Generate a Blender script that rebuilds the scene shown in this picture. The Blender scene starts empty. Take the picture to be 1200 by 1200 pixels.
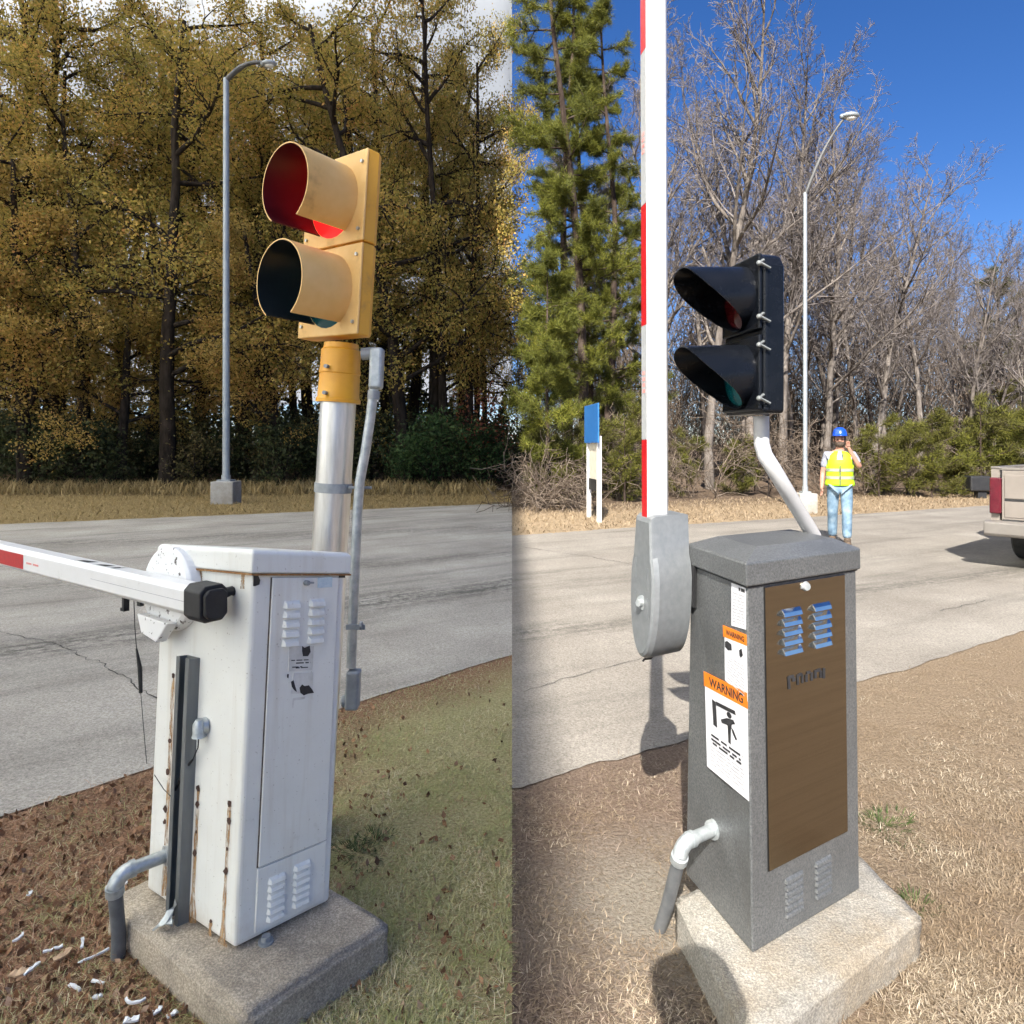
import bpy, bmesh, math, random
import numpy as np
from mathutils import Vector, Matrix
random.seed(11); RNG = np.random.default_rng(11)
R_ = math.radians
F, HZ, HC = 800.0, 520.0, 1.6            # focal length and horizon in photo pixels, eye height in metres
sc = bpy.context.scene
COL = sc.collection

def P(px, py, Y): return Vector(((px-600)/F*Y, Y, HC-(py-HZ)/F*Y))
def G(px, py, z=0.0):
    Y = F*(HC-z)/(py-HZ); return Vector(((px-600)/F*Y, Y, z))

# ------------------------------------------------------------------ objects
def props(o, label=None, cat=None, group=None, kind=None):
    if label: o['label'] = label
    if cat: o['category'] = cat
    if group: o['group'] = group
    if kind: o['kind'] = kind
    return o
def thing(name, loc, label, cat, group=None, rotz=0.0):
    o = bpy.data.objects.new(name, None); COL.objects.link(o)
    o.location = loc; o.rotation_euler = (0, 0, rotz); o.empty_display_size = .1
    return props(o, label, cat, group)
def base_of(parent):
    v = Vector((0, 0, 0))
    while parent is not None: v += Vector(parent.location); parent = parent.parent
    return v
def link_mesh(name, me, parent=None, label=None):
    o = bpy.data.objects.new(name, me); COL.objects.link(o)
    if parent is not None: o.parent = parent
    if label: o['label'] = label
    return o
def copy_tree(o, parent=None):
    c = o.copy(); COL.objects.link(c)
    if parent is not None: c.parent = parent
    for ch in list(o.children): copy_tree(ch, c)
    return c

class MB:
    def __init__(s): s.v = []; s.f = []; s.m = []
    def add(s, vs, fs, m=0):
        b = len(s.v); s.v += [tuple(x) for x in vs]
        for q in fs: s.f.append([b+i for i in q]); s.m.append(m)
        return s
    def box(s, fr, u0, u1, v0, v1, w0, w1, m=0):
        vs = [fr(u, v, w) for w in (w0, w1) for v in (v0, v1) for u in (u0, u1)]
        return s.add(vs, [(0,2,3,1),(4,5,7,6),(0,1,5,4),(2,6,7,3),(0,4,6,2),(1,3,7,5)], m)
    def prism(s, fr, poly, axis, a0, a1, m=0):
        """poly: list of 2-tuples in the two other axes (order kept), extruded along axis."""
        def mk(p, a):
            if axis == 'u': return fr(a, p[0], p[1])
            if axis == 'v': return fr(p[0], a, p[1])
            return fr(p[0], p[1], a)
        n = len(poly); vs = [mk(p, a0) for p in poly]+[mk(p, a1) for p in poly]
        fs = [tuple(range(n))[::-1], tuple(range(n, 2*n))]+[(i, (i+1) % n, n+(i+1) % n, n+i) for i in range(n)]
        return s.add(vs, fs, m)
    def tube(s, pts, rad, n=12, m=0, caps=True):
        pts = [Vector(p) for p in pts]
        if not hasattr(rad, '__len__'): rad = [rad]*len(pts)
        vs = []; fs = []
        d = (pts[1]-pts[0]).normalized()
        a = d.orthogonal().normalized()
        for i, p in enumerate(pts):
            if i == 0: d = (pts[1]-pts[0])
            elif i == len(pts)-1: d = pts[-1]-pts[-2]
            else: d = (pts[i+1]-p).normalized()+(p-pts[i-1]).normalized()
            d.normalize(); a = (a-d*a.dot(d)).normalized(); b = d.cross(a)
            for k in range(n):
                t = 2*math.pi*k/n; vs.append(p+(a*math.cos(t)+b*math.sin(t))*rad[i])
        for i in range(len(pts)-1):
            for k in range(n):
                k2 = (k+1) % n; fs.append((i*n+k, i*n+k2, (i+1)*n+k2, (i+1)*n+k))
        if caps:
            fs.append(tuple(range(n))[::-1]); fs.append(tuple(range((len(pts)-1)*n, len(pts)*n)))
        return s.add(vs, fs, m)
    def ball(s, c, r, nu=12, nv=8, m=0):
        if not hasattr(r, '__len__'): r = (r, r, r)
        vs = []; fs = []
        for j in range(nv+1):
            ph = math.pi*j/nv
            for i in range(nu):
                th = 2*math.pi*i/nu
                vs.append((c[0]+r[0]*math.sin(ph)*math.cos(th), c[1]+r[1]*math.sin(ph)*math.sin(th), c[2]+r[2]*math.cos(ph)))
        for j in range(nv):
            for i in range(nu):
                i2 = (i+1) % nu; fs.append((j*nu+i, (j+1)*nu+i, (j+1)*nu+i2, j*nu+i2))
        return s.add(vs, fs, m)
    def build(s, name, mats, parent=None, label=None, smooth=False, bevel=0, recalc=True, world=True, seg=2):
        if not isinstance(mats, (list, tuple)): mats = [mats]
        off = base_of(parent) if world else Vector((0, 0, 0))
        me = bpy.data.meshes.new(name)
        me.from_pydata([tuple(Vector(v)-off) for v in s.v], [], s.f)
        for m in mats: me.materials.append(m)
        me.polygons.foreach_set('material_index', s.m)
        bm = bmesh.new(); bm.from_mesh(me)
        bmesh.ops.remove_doubles(bm, verts=bm.verts, dist=1e-6)
        if recalc: bmesh.ops.recalc_face_normals(bm, faces=bm.faces)
        bm.to_mesh(me); bm.free()
        if smooth: me.polygons.foreach_set('use_smooth', [True]*len(me.polygons))
        o = link_mesh(name, me, parent, label)
        if smooth and smooth != 'all':
            try: me.set_sharp_from_angle(angle=R_(smooth if smooth > 1 else 40))
            except Exception: pass
        if bevel:
            b = o.modifiers.new('bevel', 'BEVEL'); b.width = bevel; b.segments = seg
            b.limit_method = 'ANGLE'; b.angle_limit = R_(35); b.use_clamp_overlap = True
        return o

def fast_mesh(name, verts, quads, mats, midx=None, tri=False):
    """verts (N,3) array, faces (M,k) array"""
    me = bpy.data.meshes.new(name); k = quads.shape[1]
    me.vertices.add(len(verts)); me.vertices.foreach_set('co', np.ascontiguousarray(verts, dtype=np.float32).ravel())
    me.loops.add(quads.size); me.loops.foreach_set('vertex_index', np.ascontiguousarray(quads, dtype=np.int32).ravel())
    me.polygons.add(len(quads)); me.polygons.foreach_set('loop_start', np.arange(0, quads.size, k, dtype=np.int32))
    for m in mats: me.materials.append(m)
    if midx is not None: me.polygons.foreach_set('material_index', midx.astype(np.int32))
    me.update(calc_edges=True); me.validate()
    return me

class Cab:
    """eight-corner cabinet frame: u along the door face, v along the side face, w up, all in metres"""
    def __init__(s, Fb, Rb, Lb, Ft, Rt, Lt):
        s.U = (Rb-Fb).length; s.V = (Lb-Fb).length; s.H = Ft.z-Fb.z
        s.c = [Fb, Rb, Lb, Rb+Lb-Fb, Ft, Rt, Lt, Rt+Lt-Ft]
    def __call__(s, u, v, w):
        a, b, c = u/s.U, v/s.V, w/s.H; q = s.c
        lo = q[0]*(1-a)*(1-b)+q[1]*a*(1-b)+q[2]*(1-a)*b+q[3]*a*b
        hi = q[4]*(1-a)*(1-b)+q[5]*a*(1-b)+q[6]*(1-a)*b+q[7]*a*b
        return lo*(1-c)+hi*c
    def on(s, axis, val, px, py):
        """the two free coordinates of the point of the plane axis=val seen at a photo pixel"""
        free = [k for k in 'uvw' if k != axis]; x = [s.U/2 if free[0] == 'u' else s.V/2, s.H/2]
        def err(x):
            d = dict(zip(free, x)); d[axis] = val; p = s(d['u'], d['v'], d['w'])
            return np.array((600+F*p.x/p.y-px, HZ+F*(HC-p.z)/p.y-py))
        for _ in range(12):
            e = err(x); J = np.zeros((2, 2)); h = 1e-4
            for k in range(2):
                y = list(x); y[k] += h; J[:, k] = (err(y)-e)/h
            x = list(np.array(x)-np.linalg.solve(J, e))
        return x

class Fr:
    def __init__(s, o, eu, ev, ew): s.o, s.eu, s.ev, s.ew = Vector(o), Vector(eu), Vector(ev), Vector(ew)
    def __call__(s, u, v, w): return s.o+s.eu*u+s.ev*v+s.ew*w
WORLD = Fr((0,0,0), (1,0,0), (0,1,0), (0,0,1))

def text_geo(body):
    cu = bpy.data.curves.new('text', 'FONT'); cu.body = body; cu.size = 1; cu.offset = .022
    ob = bpy.data.objects.new('text', cu); COL.objects.link(ob)
    dg = bpy.context.evaluated_depsgraph_get(); me = bpy.data.meshes.new_from_object(ob.evaluated_get(dg))
    vs = [tuple(v.co) for v in me.vertices]; fs = [tuple(p.vertices) for p in me.polygons]
    bpy.data.objects.remove(ob); bpy.data.curves.remove(cu); bpy.data.meshes.remove(me)
    xs = [v[0] for v in vs]; ys = [v[1] for v in vs]
    x0, x1, y0, y1 = min(xs), max(xs), min(ys), max(ys)
    return [((v[0]-x0)/(x1-x0), (v[1]-y0)/(y1-y0)) for v in vs], fs

# ------------------------------------------------------------------ materials
def new_mat(name):
    m = bpy.data.materials.new(name); m.use_nodes = True; nt = m.node_tree
    return m, nt, nt.nodes['Principled BSDF']
def nd(nt, typ, ins=None, **kw):
    n = nt.nodes.new(typ)
    for k, v in kw.items(): setattr(n, k, v)
    for k, v in (ins or {}).items():
        if isinstance(v, bpy.types.NodeSocket): nt.links.new(v, n.inputs[k])
        else: n.inputs[k].default_value = v
    return n
def c4(c): return (c[0], c[1], c[2], 1.0)
def S(r, g, b):   # sRGB 0-255 -> linear
    f = lambda x: x/12.92 if x <= .04045 else ((x+.055)/1.055)**2.4
    return (f(r/255), f(g/255), f(b/255))
def ramp(nt, fac, stops, interp='LINEAR'):
    n = nd(nt, 'ShaderNodeValToRGB', {'Fac': fac}); cr = n.color_ramp; cr.interpolation = interp
    while len(cr.elements) < len(stops): cr.elements.new(.5)
    for e, (p, c) in zip(cr.elements, stops): e.position = p; e.color = c4(c)
    return n.outputs['Color']
def coords(nt, scale=(1,1,1), rotz=0.0):
    tc = nd(nt, 'ShaderNodeTexCoord'); v = tc.outputs['Object']
    if rotz: v = nd(nt, 'ShaderNodeMapping', {'Vector': v, 'Rotation': (0, 0, rotz)}).outputs['Vector']
    mp = nd(nt, 'ShaderNodeMapping', {'Vector': v, 'Scale': scale})
    return mp.outputs['Vector']
def noise(nt, vec, scale, detail=4, rough=.6):
    return nd(nt, 'ShaderNodeTexNoise', {'Vector': vec, 'Scale': scale, 'Detail': detail, 'Roughness': rough}).outputs['Fac']
def mixc(nt, fac, a, b, mode='MIX'):
    n = nd(nt, 'ShaderNodeMix', data_type='RGBA', blend_type=mode)
    for k, v in ((0, fac), (6, a), (7, b)):
        if isinstance(v, bpy.types.NodeSocket): nt.links.new(v, n.inputs[k])
        else: n.inputs[k].default_value = v if k == 0 else c4(v)
    return n.outputs[2]
def mth(nt, op, a, b=0.0, clamp=False):
    n = nd(nt, 'ShaderNodeMath', operation=op, use_clamp=clamp)
    for k, v in ((0, a), (1, b)):
        if isinstance(v, bpy.types.NodeSocket): nt.links.new(v, n.inputs[k])
        else: n.inputs[k].default_value = v
    return n.outputs[0]
def bump(nt, bs, h, strength, dist=.01):
    b = nd(nt, 'ShaderNodeBump', {'Height': h, 'Strength': strength, 'Distance': dist})
    nt.links.new(b.outputs['Normal'], bs.inputs['Normal'])
def simple(name, stops, scale=20, rough=.6, metal=0, bmp=0, bscale=None, stretch=(1,1,1), detail=5, bdist=.005, rough2=None, spec=.5):
    m, nt, bs = new_mat(name); v = coords(nt, stretch); n = noise(nt, v, scale, detail)
    nt.links.new(ramp(nt, n, stops), bs.inputs['Base Color'])
    bs.inputs['Roughness'].default_value = rough; bs.inputs['Metallic'].default_value = metal
    bs.inputs['Specular IOR Level'].default_value = spec
    if rough2 is not None:
        mr = nd(nt, 'ShaderNodeMapRange', {'Value': noise(nt, v, scale*.6, 3), 'To Min': rough, 'To Max': rough2})
        nt.links.new(mr.outputs[0], bs.inputs['Roughness'])
    if bmp: bump(nt, bs, noise(nt, v, bscale or scale*2, 4), bmp, bdist)
    return m
def leaf_mat(name, stops, transl=.35, rough=.65, patch=None, pscale=.35):
    """colour varies from leaf to leaf, and from bough to bough by a coarse noise"""
    m, nt, bs = new_mat(name)
    g = nd(nt, 'ShaderNodeNewGeometry'); c = ramp(nt, g.outputs['Random Per Island'], stops)
    if patch:
        n = noise(nt, coords(nt), pscale, 3)
        f = nd(nt, 'ShaderNodeMapRange', {'Value': n, 'From Min': .4, 'From Max': .62}).outputs[0]
        c = mixc(nt, mth(nt, 'MULTIPLY', f, .75), c, patch)
    nt.links.new(c, bs.inputs['Base Color']); bs.inputs['Roughness'].default_value = rough
    bs.inputs['Specular IOR Level'].default_value = .25
    tr = nd(nt, 'ShaderNodeBsdfTranslucent', {'Color': c})
    mx = nd(nt, 'ShaderNodeMixShader', {0: transl, 1: bs.outputs[0], 2: tr.outputs[0]})
    nt.links.new(mx.outputs[0], nt.nodes['Material Output'].inputs['Surface'])
    return m
def glow(name, col, strength):
    m, nt, bs = new_mat(name)
    bs.inputs['Base Color'].default_value = c4(col); bs.inputs['Emission Color'].default_value = c4(col)
    bs.inputs['Emission Strength'].default_value = strength; bs.inputs['Roughness'].default_value = .25
    return m

M = {}
def old_white():
    m, nt, bs = new_mat('white_paint'); v = coords(nt)
    base = ramp(nt, noise(nt, v, 9, 5), [(.26, (.59,.585,.53)), (.36, (.71,.712,.672)), (.8, (.755,.762,.725))])
    run = nd(nt, 'ShaderNodeMapRange', {'Value': noise(nt, coords(nt, (26, 26, 1.6)), 1.0, 4, .6), 'From Min': .52, 'From Max': .78}).outputs[0]
    base = mixc(nt, mth(nt, 'MULTIPLY', run, .38), base, (.46,.40,.31))
    spl = nd(nt, 'ShaderNodeMapRange', {'Value': noise(nt, v, 130, 2, .5), 'From Min': .70, 'From Max': .74}).outputs[0]
    base = mixc(nt, mth(nt, 'MULTIPLY', spl, .55), base, (.20,.15,.11))
    z = nd(nt, 'ShaderNodeSeparateXYZ', {0: nd(nt, 'ShaderNodeTexCoord').outputs['Object']}).outputs[2]
    low = nd(nt, 'ShaderNodeMapRange', {'Value': mth(nt, 'ADD', z, mth(nt, 'MULTIPLY', noise(nt, v, 14, 4), .22)), 'From Min': .19, 'From Max': .05}).outputs[0]
    base = mixc(nt, mth(nt, 'MULTIPLY', low, .6), base, (.42,.34,.25))
    nt.links.new(base, bs.inputs['Base Color']); bs.inputs['Roughness'].default_value = .45
    bump(nt, bs, noise(nt, v, 18, 3), .06, .01); return m
M['white_paint'] = old_white()
M['white_clean'] = simple('white_clean', [(.3, (.42,.42,.425)), (.7, (.46,.46,.465))], 6, .3)
M['white_boom'] = simple('white_boom', [(.28, (.50,.48,.46)), (.38, (.70,.70,.69)), (.8, (.75,.75,.75))], 14, .4)
def hammer(name, a, b):
    m, nt, bs = new_mat(name); v = coords(nt)
    vo = nd(nt, 'ShaderNodeTexVoronoi', {'Vector': v, 'Scale': 300.0}).outputs['Distance']
    n2 = noise(nt, v, 150, 3, .7)
    nt.links.new(mixc(nt, noise(nt, v, 5, 3), ramp(nt, n2, [(.35, a), (.65, b)]), a), bs.inputs['Base Color'])
    bs.inputs['Metallic'].default_value = .35; bs.inputs['Roughness'].default_value = .42
    bump(nt, bs, vo, .35, .002); return m
M['grey_hammer'] = hammer('grey_hammer', (.08,.084,.086), (.23,.235,.238))
M['grey_plastic'] = simple('grey_plastic', [(.3, (.125,.135,.142)), (.7, (.165,.174,.182))], 40, .42, bmp=.04, bscale=200)
def brushed_reflections(name):
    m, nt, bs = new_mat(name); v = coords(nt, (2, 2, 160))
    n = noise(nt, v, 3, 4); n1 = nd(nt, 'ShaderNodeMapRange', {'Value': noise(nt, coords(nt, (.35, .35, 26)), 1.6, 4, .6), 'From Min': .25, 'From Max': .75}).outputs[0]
    nt.links.new(mixc(nt, n1, ramp(nt, n, [(.3, (.20,.17,.132)), (.7, (.255,.222,.178))]), (.29,.25,.20)), bs.inputs['Base Color'])  # fine streaks are brushed grain; broad bands are reflections put into the colour
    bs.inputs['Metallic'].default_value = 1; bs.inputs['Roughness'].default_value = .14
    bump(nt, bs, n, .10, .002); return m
M['steel_door'] = brushed_reflections('steel_door')
M['steel_sky_tint'] = simple('steel_sky_tint', [(.3, (.60,.63,.66)), (.7, (.68,.71,.74))], 30, .16, 1)  # same steel as the door, paler and bluish to paint in the sky's reflection
M['galv'] = simple('galv', [(.3, (.30,.33,.34)), (.5, (.42,.45,.46)), (.75, (.55,.57,.57))], 30, .42, .55, bmp=.06, bscale=60)
M['galv_dull'] = simple('galv_dull', [(.3, (.24,.26,.27)), (.7, (.36,.38,.39))], 22, .6, .3, bmp=.08)
M['alu'] = simple('alu', [(.3, (.55,.54,.51)), (.7, (.76,.75,.73))], 7, .3, .9, stretch=(6,6,.7), bmp=.04, rough2=.42)
M['yellow'] = simple('yellow', [(.28, (.50,.27,.05)), (.42, (.72,.37,.035)), (.75, (.80,.43,.05))], 7, .5, bmp=.04, bscale=30)
M['yellow_faded'] = simple('yellow_faded', [(.25, (.44,.25,.08)), (.40, (.74,.46,.16)), (.72, (.82,.55,.23))], 6, .6, bmp=.06, bscale=25)
M['yellow_bright'] = simple('yellow_bright', [(.3, (.68,.30,.012)), (.7, (.80,.39,.02))], 7, .4)
M['black_gloss'] = simple('black_gloss', [(.3, (.003,.004,.006)), (.7, (.006,.007,.010))], 12, .26, bmp=.02, spec=.2)
M['black_matte'] = simple('black_matte', [(.3, (.010,.010,.011)), (.7, (.022,.022,.023))], 25, .6)
M['visor_red_glow'] = simple('visor_red_glow', [(.3, (.030,.003,.006)), (.7, (.05,.006,.012))], 8, .4)  # red glow of the lit lens put into the dark lining's colour
M['visor_black'] = simple('visor_black', [(.3, (.006,.010,.012)), (.7, (.016,.022,.026))], 8, .38)
M['rubber'] = simple('rubber', [(.3, (.012,.012,.012)), (.7, (.028,.027,.026))], 30, .8, bmp=.2, bscale=80)
M['pvc'] = simple('pvc', [(.3, (.085,.09,.095)), (.7, (.15,.155,.16))], 18, .55)
M['channel'] = simple('channel', [(.3, (.11,.12,.12)), (.7, (.20,.21,.21))], 14, .5, .3, stretch=(1,1,.2))
def rust_mat():
    m, nt, bs = new_mat('rust_run'); v = coords(nt, (70, 70, 5))
    n = noise(nt, v, 1.0, 4, .6); nt.links.new(ramp(nt, n, [(.35, (.50,.33,.16)), (.55, (.33,.17,.06)), (.7, (.54,.40,.24))]), bs.inputs['Base Color'])
    bs.inputs['Roughness'].default_value = .8
    a = nd(nt, 'ShaderNodeMapRange', {'Value': noise(nt, coords(nt, (90, 90, 14)), 1.3, 4, .7), 'From Min': .34, 'From Max': .60, 'To Min': .0, 'To Max': .9}).outputs[0]
    nt.links.new(a, bs.inputs['Alpha']); return m
M['rust_run'] = rust_mat()
M['rust'] = simple('rust', [(.35, (.34,.19,.075)), (.55, (.22,.10,.03)), (.7, (.44,.30,.16))], 60, .8)
M['rust_dark'] = simple('rust_dark', [(.3, (.03,.015,.012)), (.7, (.09,.045,.03))], 60, .8)
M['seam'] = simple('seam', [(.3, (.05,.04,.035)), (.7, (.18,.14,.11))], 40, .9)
M['paper'] = simple('paper', [(.3, (.55,.55,.59)), (.7, (.62,.62,.65))], 12, .5)
M['paper_old'] = simple('paper_old', [(.3, (.50,.49,.45)), (.7, (.70,.69,.66))], 25, .7)
M['sticker_blue'] = simple('sticker_blue', [(.3, (.42,.55,.62)), (.7, (.60,.68,.72))], 90, .6)
M['ink'] = simple('ink', [(.3, (.012,.012,.014)), (.7, (.03,.03,.033))], 50, .6)
M['ink_grey'] = simple('ink_grey', [(.3, (.30,.30,.32)), (.7, (.46,.46,.48))], 90, .7)
M['orange'] = simple('orange', [(.3, (.60,.15,.008)), (.7, (.68,.19,.012))], 9, .5)
M['tape_red'] = simple('tape_red', [(.3, (.38,.006,.010)), (.7, (.48,.009,.014))], 60, .35)
M['tape_white'] = simple('tape_white', [(.3, (.30,.31,.32)), (.7, (.37,.38,.39))], 80, .4)
M['tape_mark'] = simple('tape_mark', [(.3, (.62,.16,.14)), (.7, (.70,.36,.34))], 70, .5)
def concrete(name, stops, stain, spk=.5):
    m, nt, bs = new_mat(name); v = coords(nt)
    a = ramp(nt, noise(nt, v, 5, 8, .7), stops)
    f = nd(nt, 'ShaderNodeMapRange', {'Value': noise(nt, v, 2.3, 5, .7), 'From Min': .42, 'From Max': .62}).outputs[0]
    a = mixc(nt, mth(nt, 'MULTIPLY', f, .75), a, stain)
    sp = nd(nt, 'ShaderNodeMapRange', {'Value': noise(nt, v, 160, 3, .8), 'From Min': .3, 'From Max': .7}).outputs[0]
    a = mixc(nt, spk, a, ramp(nt, sp, [(.2, (.25,.25,.25)), (.5, (.5,.5,.5)), (.8, (.9,.9,.9))]), 'OVERLAY')
    nt.links.new(a, bs.inputs['Base Color']); bs.inputs['Roughness'].default_value = .9
    h = mth(nt, 'ADD', noise(nt, v, 90, 6, .75), mth(nt, 'MULTIPLY', noise(nt, v, 9, 4), 1.5))
    bump(nt, bs, h, .7, .008); return m
M['concrete_old'] = concrete('concrete_old', [(.3, (.34,.285,.215)), (.55, (.48,.41,.32)), (.75, (.58,.51,.41))], (.20,.17,.135), .6)
M['concrete_pale'] = concrete('concrete_pale', [(.3, (.20,.185,.16)), (.55, (.275,.258,.226)), (.75, (.34,.322,.288))], (.215,.17,.115), .6)
M['concrete_far'] = concrete('concrete_far', [(.3, (.30,.28,.25)), (.7, (.40,.38,.345))], (.22,.195,.16), .3)
M['lamp_metal'] = simple('lamp_metal', [(.3, (.25,.28,.30)), (.7, (.33,.36,.385))], 5, .45, .3)
M['lamp_arm'] = simple('lamp_arm', [(.3, (.06,.06,.06)), (.7, (.12,.12,.12))], 5, .5)
M['lens_glass'] = simple('lens_glass', [(.3, (.6,.6,.58)), (.7, (.7,.7,.68))], 8, .2)
M['red_light'] = glow('red_light', (.9, .012, .012), .55)
M['teal_light'] = glow('teal_light', (.002, .055, .062), .06)
M['dark_lens'] = simple('dark_lens', [(.3, (.035,.002,.003)), (.7, (.05,.004,.005))], 8, .12)
M['dark_teal'] = simple('dark_teal', [(.3, (.004,.05,.06)), (.7, (.006,.08,.09))], 8, .15)
M['sign_blue'] = simple('sign_blue', [(.3, (.020,.12,.35)), (.7, (.024,.145,.41))], 5, .45)
M['post_white'] = simple('post_white', [(.3, (.54,.53,.51)), (.7, (.62,.61,.59))], 8, .6)
M['board_cream'] = simple('board_cream', [(.3, (.52,.47,.38)), (.7, (.60,.56,.47))], 8, .6)
M['hat_blue'] = simple('hat_blue', [(.3, (.006,.045,.36)), (.7, (.009,.065,.44))], 5, .3)
M['hi_vis'] = simple('hi_vis', [(.3, (.30,.56,.003)), (.7, (.38,.64,.006))], 12, .7)
M['hi_vis_band'] = simple('hi_vis_band', [(.3, (.24,.27,.19)), (.7, (.30,.33,.25))], 30, .4)
M['denim'] = simple('denim', [(.3, (.05,.09,.14)), (.5, (.13,.205,.28)), (.72, (.26,.335,.40))], 6, .85)
M['shirt'] = simple('shirt', [(.3, (.20,.21,.25)), (.7, (.30,.305,.35))], 14, .9)
M['skin'] = simple('skin', [(.3, (.34,.165,.115)), (.7, (.41,.21,.15))], 9, .5)
M['hair'] = simple('hair', [(.3, (.035,.022,.016)), (.7, (.07,.045,.03))], 60, .8)
M['dark_cloth'] = simple('dark_cloth', [(.3, (.03,.035,.05)), (.7, (.05,.055,.075))], 14, .9)
M['boot'] = simple('boot', [(.3, (.06,.04,.025)), (.7, (.10,.065,.04))], 14, .7)
M['zip'] = simple('zip', [(.3, (.06,.05,.03)), (.7, (.10,.09,.05))], 14, .7)
M['truck_paint'] = simple('truck_paint', [(.3, (.205,.18,.157)), (.7, (.245,.216,.19))], 3, .3, .2)
M['truck_dark'] = simple('truck_dark', [(.3, (.012,.012,.013)), (.7, (.025,.025,.026))], 9, .5)
M['truck_chrome'] = simple('truck_chrome', [(.3, (.155,.14,.125)), (.7, (.20,.182,.163))], 4, .38, .3)
M['tail_red'] = simple('tail_red', [(.3, (.06,.006,.012)), (.7, (.10,.010,.018))], 9, .2)
M['glass_dark'] = simple('glass_dark', [(.3, (.012,.014,.016)), (.7, (.02,.022,.024))], 4, .05)
M['plate'] = simple('plate', [(.3, (.50,.62,.64)), (.7, (.62,.72,.74))], 14, .4)
M['litter_white'] = simple('litter_white', [(.3, (.66,.68,.70)), (.7, (.82,.83,.84))], 30, .5)
M['litter_tan'] = simple('litter_tan', [(.3, (.42,.28,.17)), (.7, (.56,.40,.26))], 30, .8)
def bark(name, a, b, c):
    return simple(name, [(.3, a), (.5, b), (.72, c)], 7, .95, bmp=.6, bscale=14, stretch=(1,1,.3), bdist=.03, spec=.1)
M['bark_dark'] = bark('bark_dark', (.012,.009,.007), (.030,.023,.018), (.055,.044,.035))
M['bark_grey'] = bark('bark_grey', (.06,.05,.042), (.14,.12,.105), (.25,.22,.195))
M['bark_pine'] = bark('bark_pine', (.022,.015,.012), (.055,.04,.032), (.10,.075,.06))
M['twig'] = leaf_mat('twig', [(0, (.075,.062,.055)), (.5, (.15,.13,.12)), (1, (.24,.212,.20))], .0, .9)
M['twig_brown'] = leaf_mat('twig_brown', [(0, (.06,.042,.03)), (.5, (.13,.10,.075)), (1, (.24,.19,.15))], .0, .9)
M['oak_leaf'] = leaf_mat('oak_leaf', [(0, (.18,.17,.04)), (.3, (.37,.285,.065)), (.62, (.53,.37,.09)), (.85, (.62,.40,.12)), (1, (.52,.25,.09))], .5, patch=(.27,.245,.062))
M['oak_orange'] = leaf_mat('oak_orange', [(0, (.23,.17,.04)), (.4, (.46,.31,.08)), (.8, (.58,.38,.12)), (1, (.50,.23,.09))], .45, patch=(.31,.24,.065))
M['red_leaf'] = leaf_mat('red_leaf', [(0, (.09,.025,.018)), (.5, (.17,.055,.03)), (1, (.22,.09,.04))], .4)
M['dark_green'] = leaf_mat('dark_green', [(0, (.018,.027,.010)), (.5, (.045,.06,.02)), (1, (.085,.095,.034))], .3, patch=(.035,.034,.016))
M['olive_brown'] = leaf_mat('olive_brown', [(0, (.04,.035,.014)), (.5, (.10,.085,.03)), (1, (.18,.13,.055))], .3, patch=(.05,.055,.018))
M['mid_green'] = leaf_mat('mid_green', [(0, (.018,.04,.012)), (.6, (.04,.08,.025)), (1, (.07,.11,.035))], .3)
M['pine_green'] = leaf_mat('pine_green', [(0, (.06,.07,.010)), (.5, (.15,.16,.022)), (1, (.27,.26,.042))], .33, patch=(.085,.095,.02), pscale=.6)
M['pine_dull'] = leaf_mat('pine_dull', [(0, (.055,.062,.012)), (.5, (.125,.130,.020)), (1, (.22,.21,.036))], .3, patch=(.085,.075,.028), pscale=1.2)
M['pine_dark'] = leaf_mat('pine_dark', [(0, (.025,.035,.012)), (.5, (.06,.07,.02)), (1, (.10,.11,.03))], .3)
M['weed'] = leaf_mat('weed', [(0, (.03,.052,.014)), (.5, (.065,.10,.027)), (1, (.13,.15,.055))], .3)
M['grass_left'] = leaf_mat('grass_left', [(0, (.22,.25,.08)), (.3, (.50,.44,.22)), (.62, (.70,.61,.37)), (.85, (.80,.71,.50)), (1, (.26,.34,.10))], .28, patch=(.36,.385,.145), pscale=2.2)
M['grass_right'] = leaf_mat('grass_right', [(0, (.13,.097,.062)), (.35, (.265,.205,.138)), (.7, (.40,.325,.23)), (1, (.50,.425,.325))], .2, patch=(.24,.17,.105), pscale=2.0)
M['grass_far'] = leaf_mat('grass_far', [(0, (.20,.145,.06)), (.5, (.34,.25,.11)), (1, (.44,.33,.17))], .2)
M['grass_far_right'] = leaf_mat('grass_far_right', [(0, (.22,.16,.095)), (.5, (.32,.24,.15)), (1, (.40,.31,.21))], .2)
M['needle_litter'] = leaf_mat('needle_litter', [(0, (.09,.05,.03)), (.4, (.32,.175,.10)), (.75, (.50,.285,.165)), (1, (.60,.43,.30))], .1)
M['needle_right'] = leaf_mat('needle_right', [(0, (.07,.05,.036)), (.4, (.19,.135,.095)), (.75, (.29,.21,.155)), (1, (.38,.295,.23))], .1)
M['fallen_leaf'] = leaf_mat('fallen_leaf', [(0, (.09,.045,.022)), (.5, (.24,.12,.06)), (.9, (.36,.21,.12)), (1, (.46,.32,.22))], .1)
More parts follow.
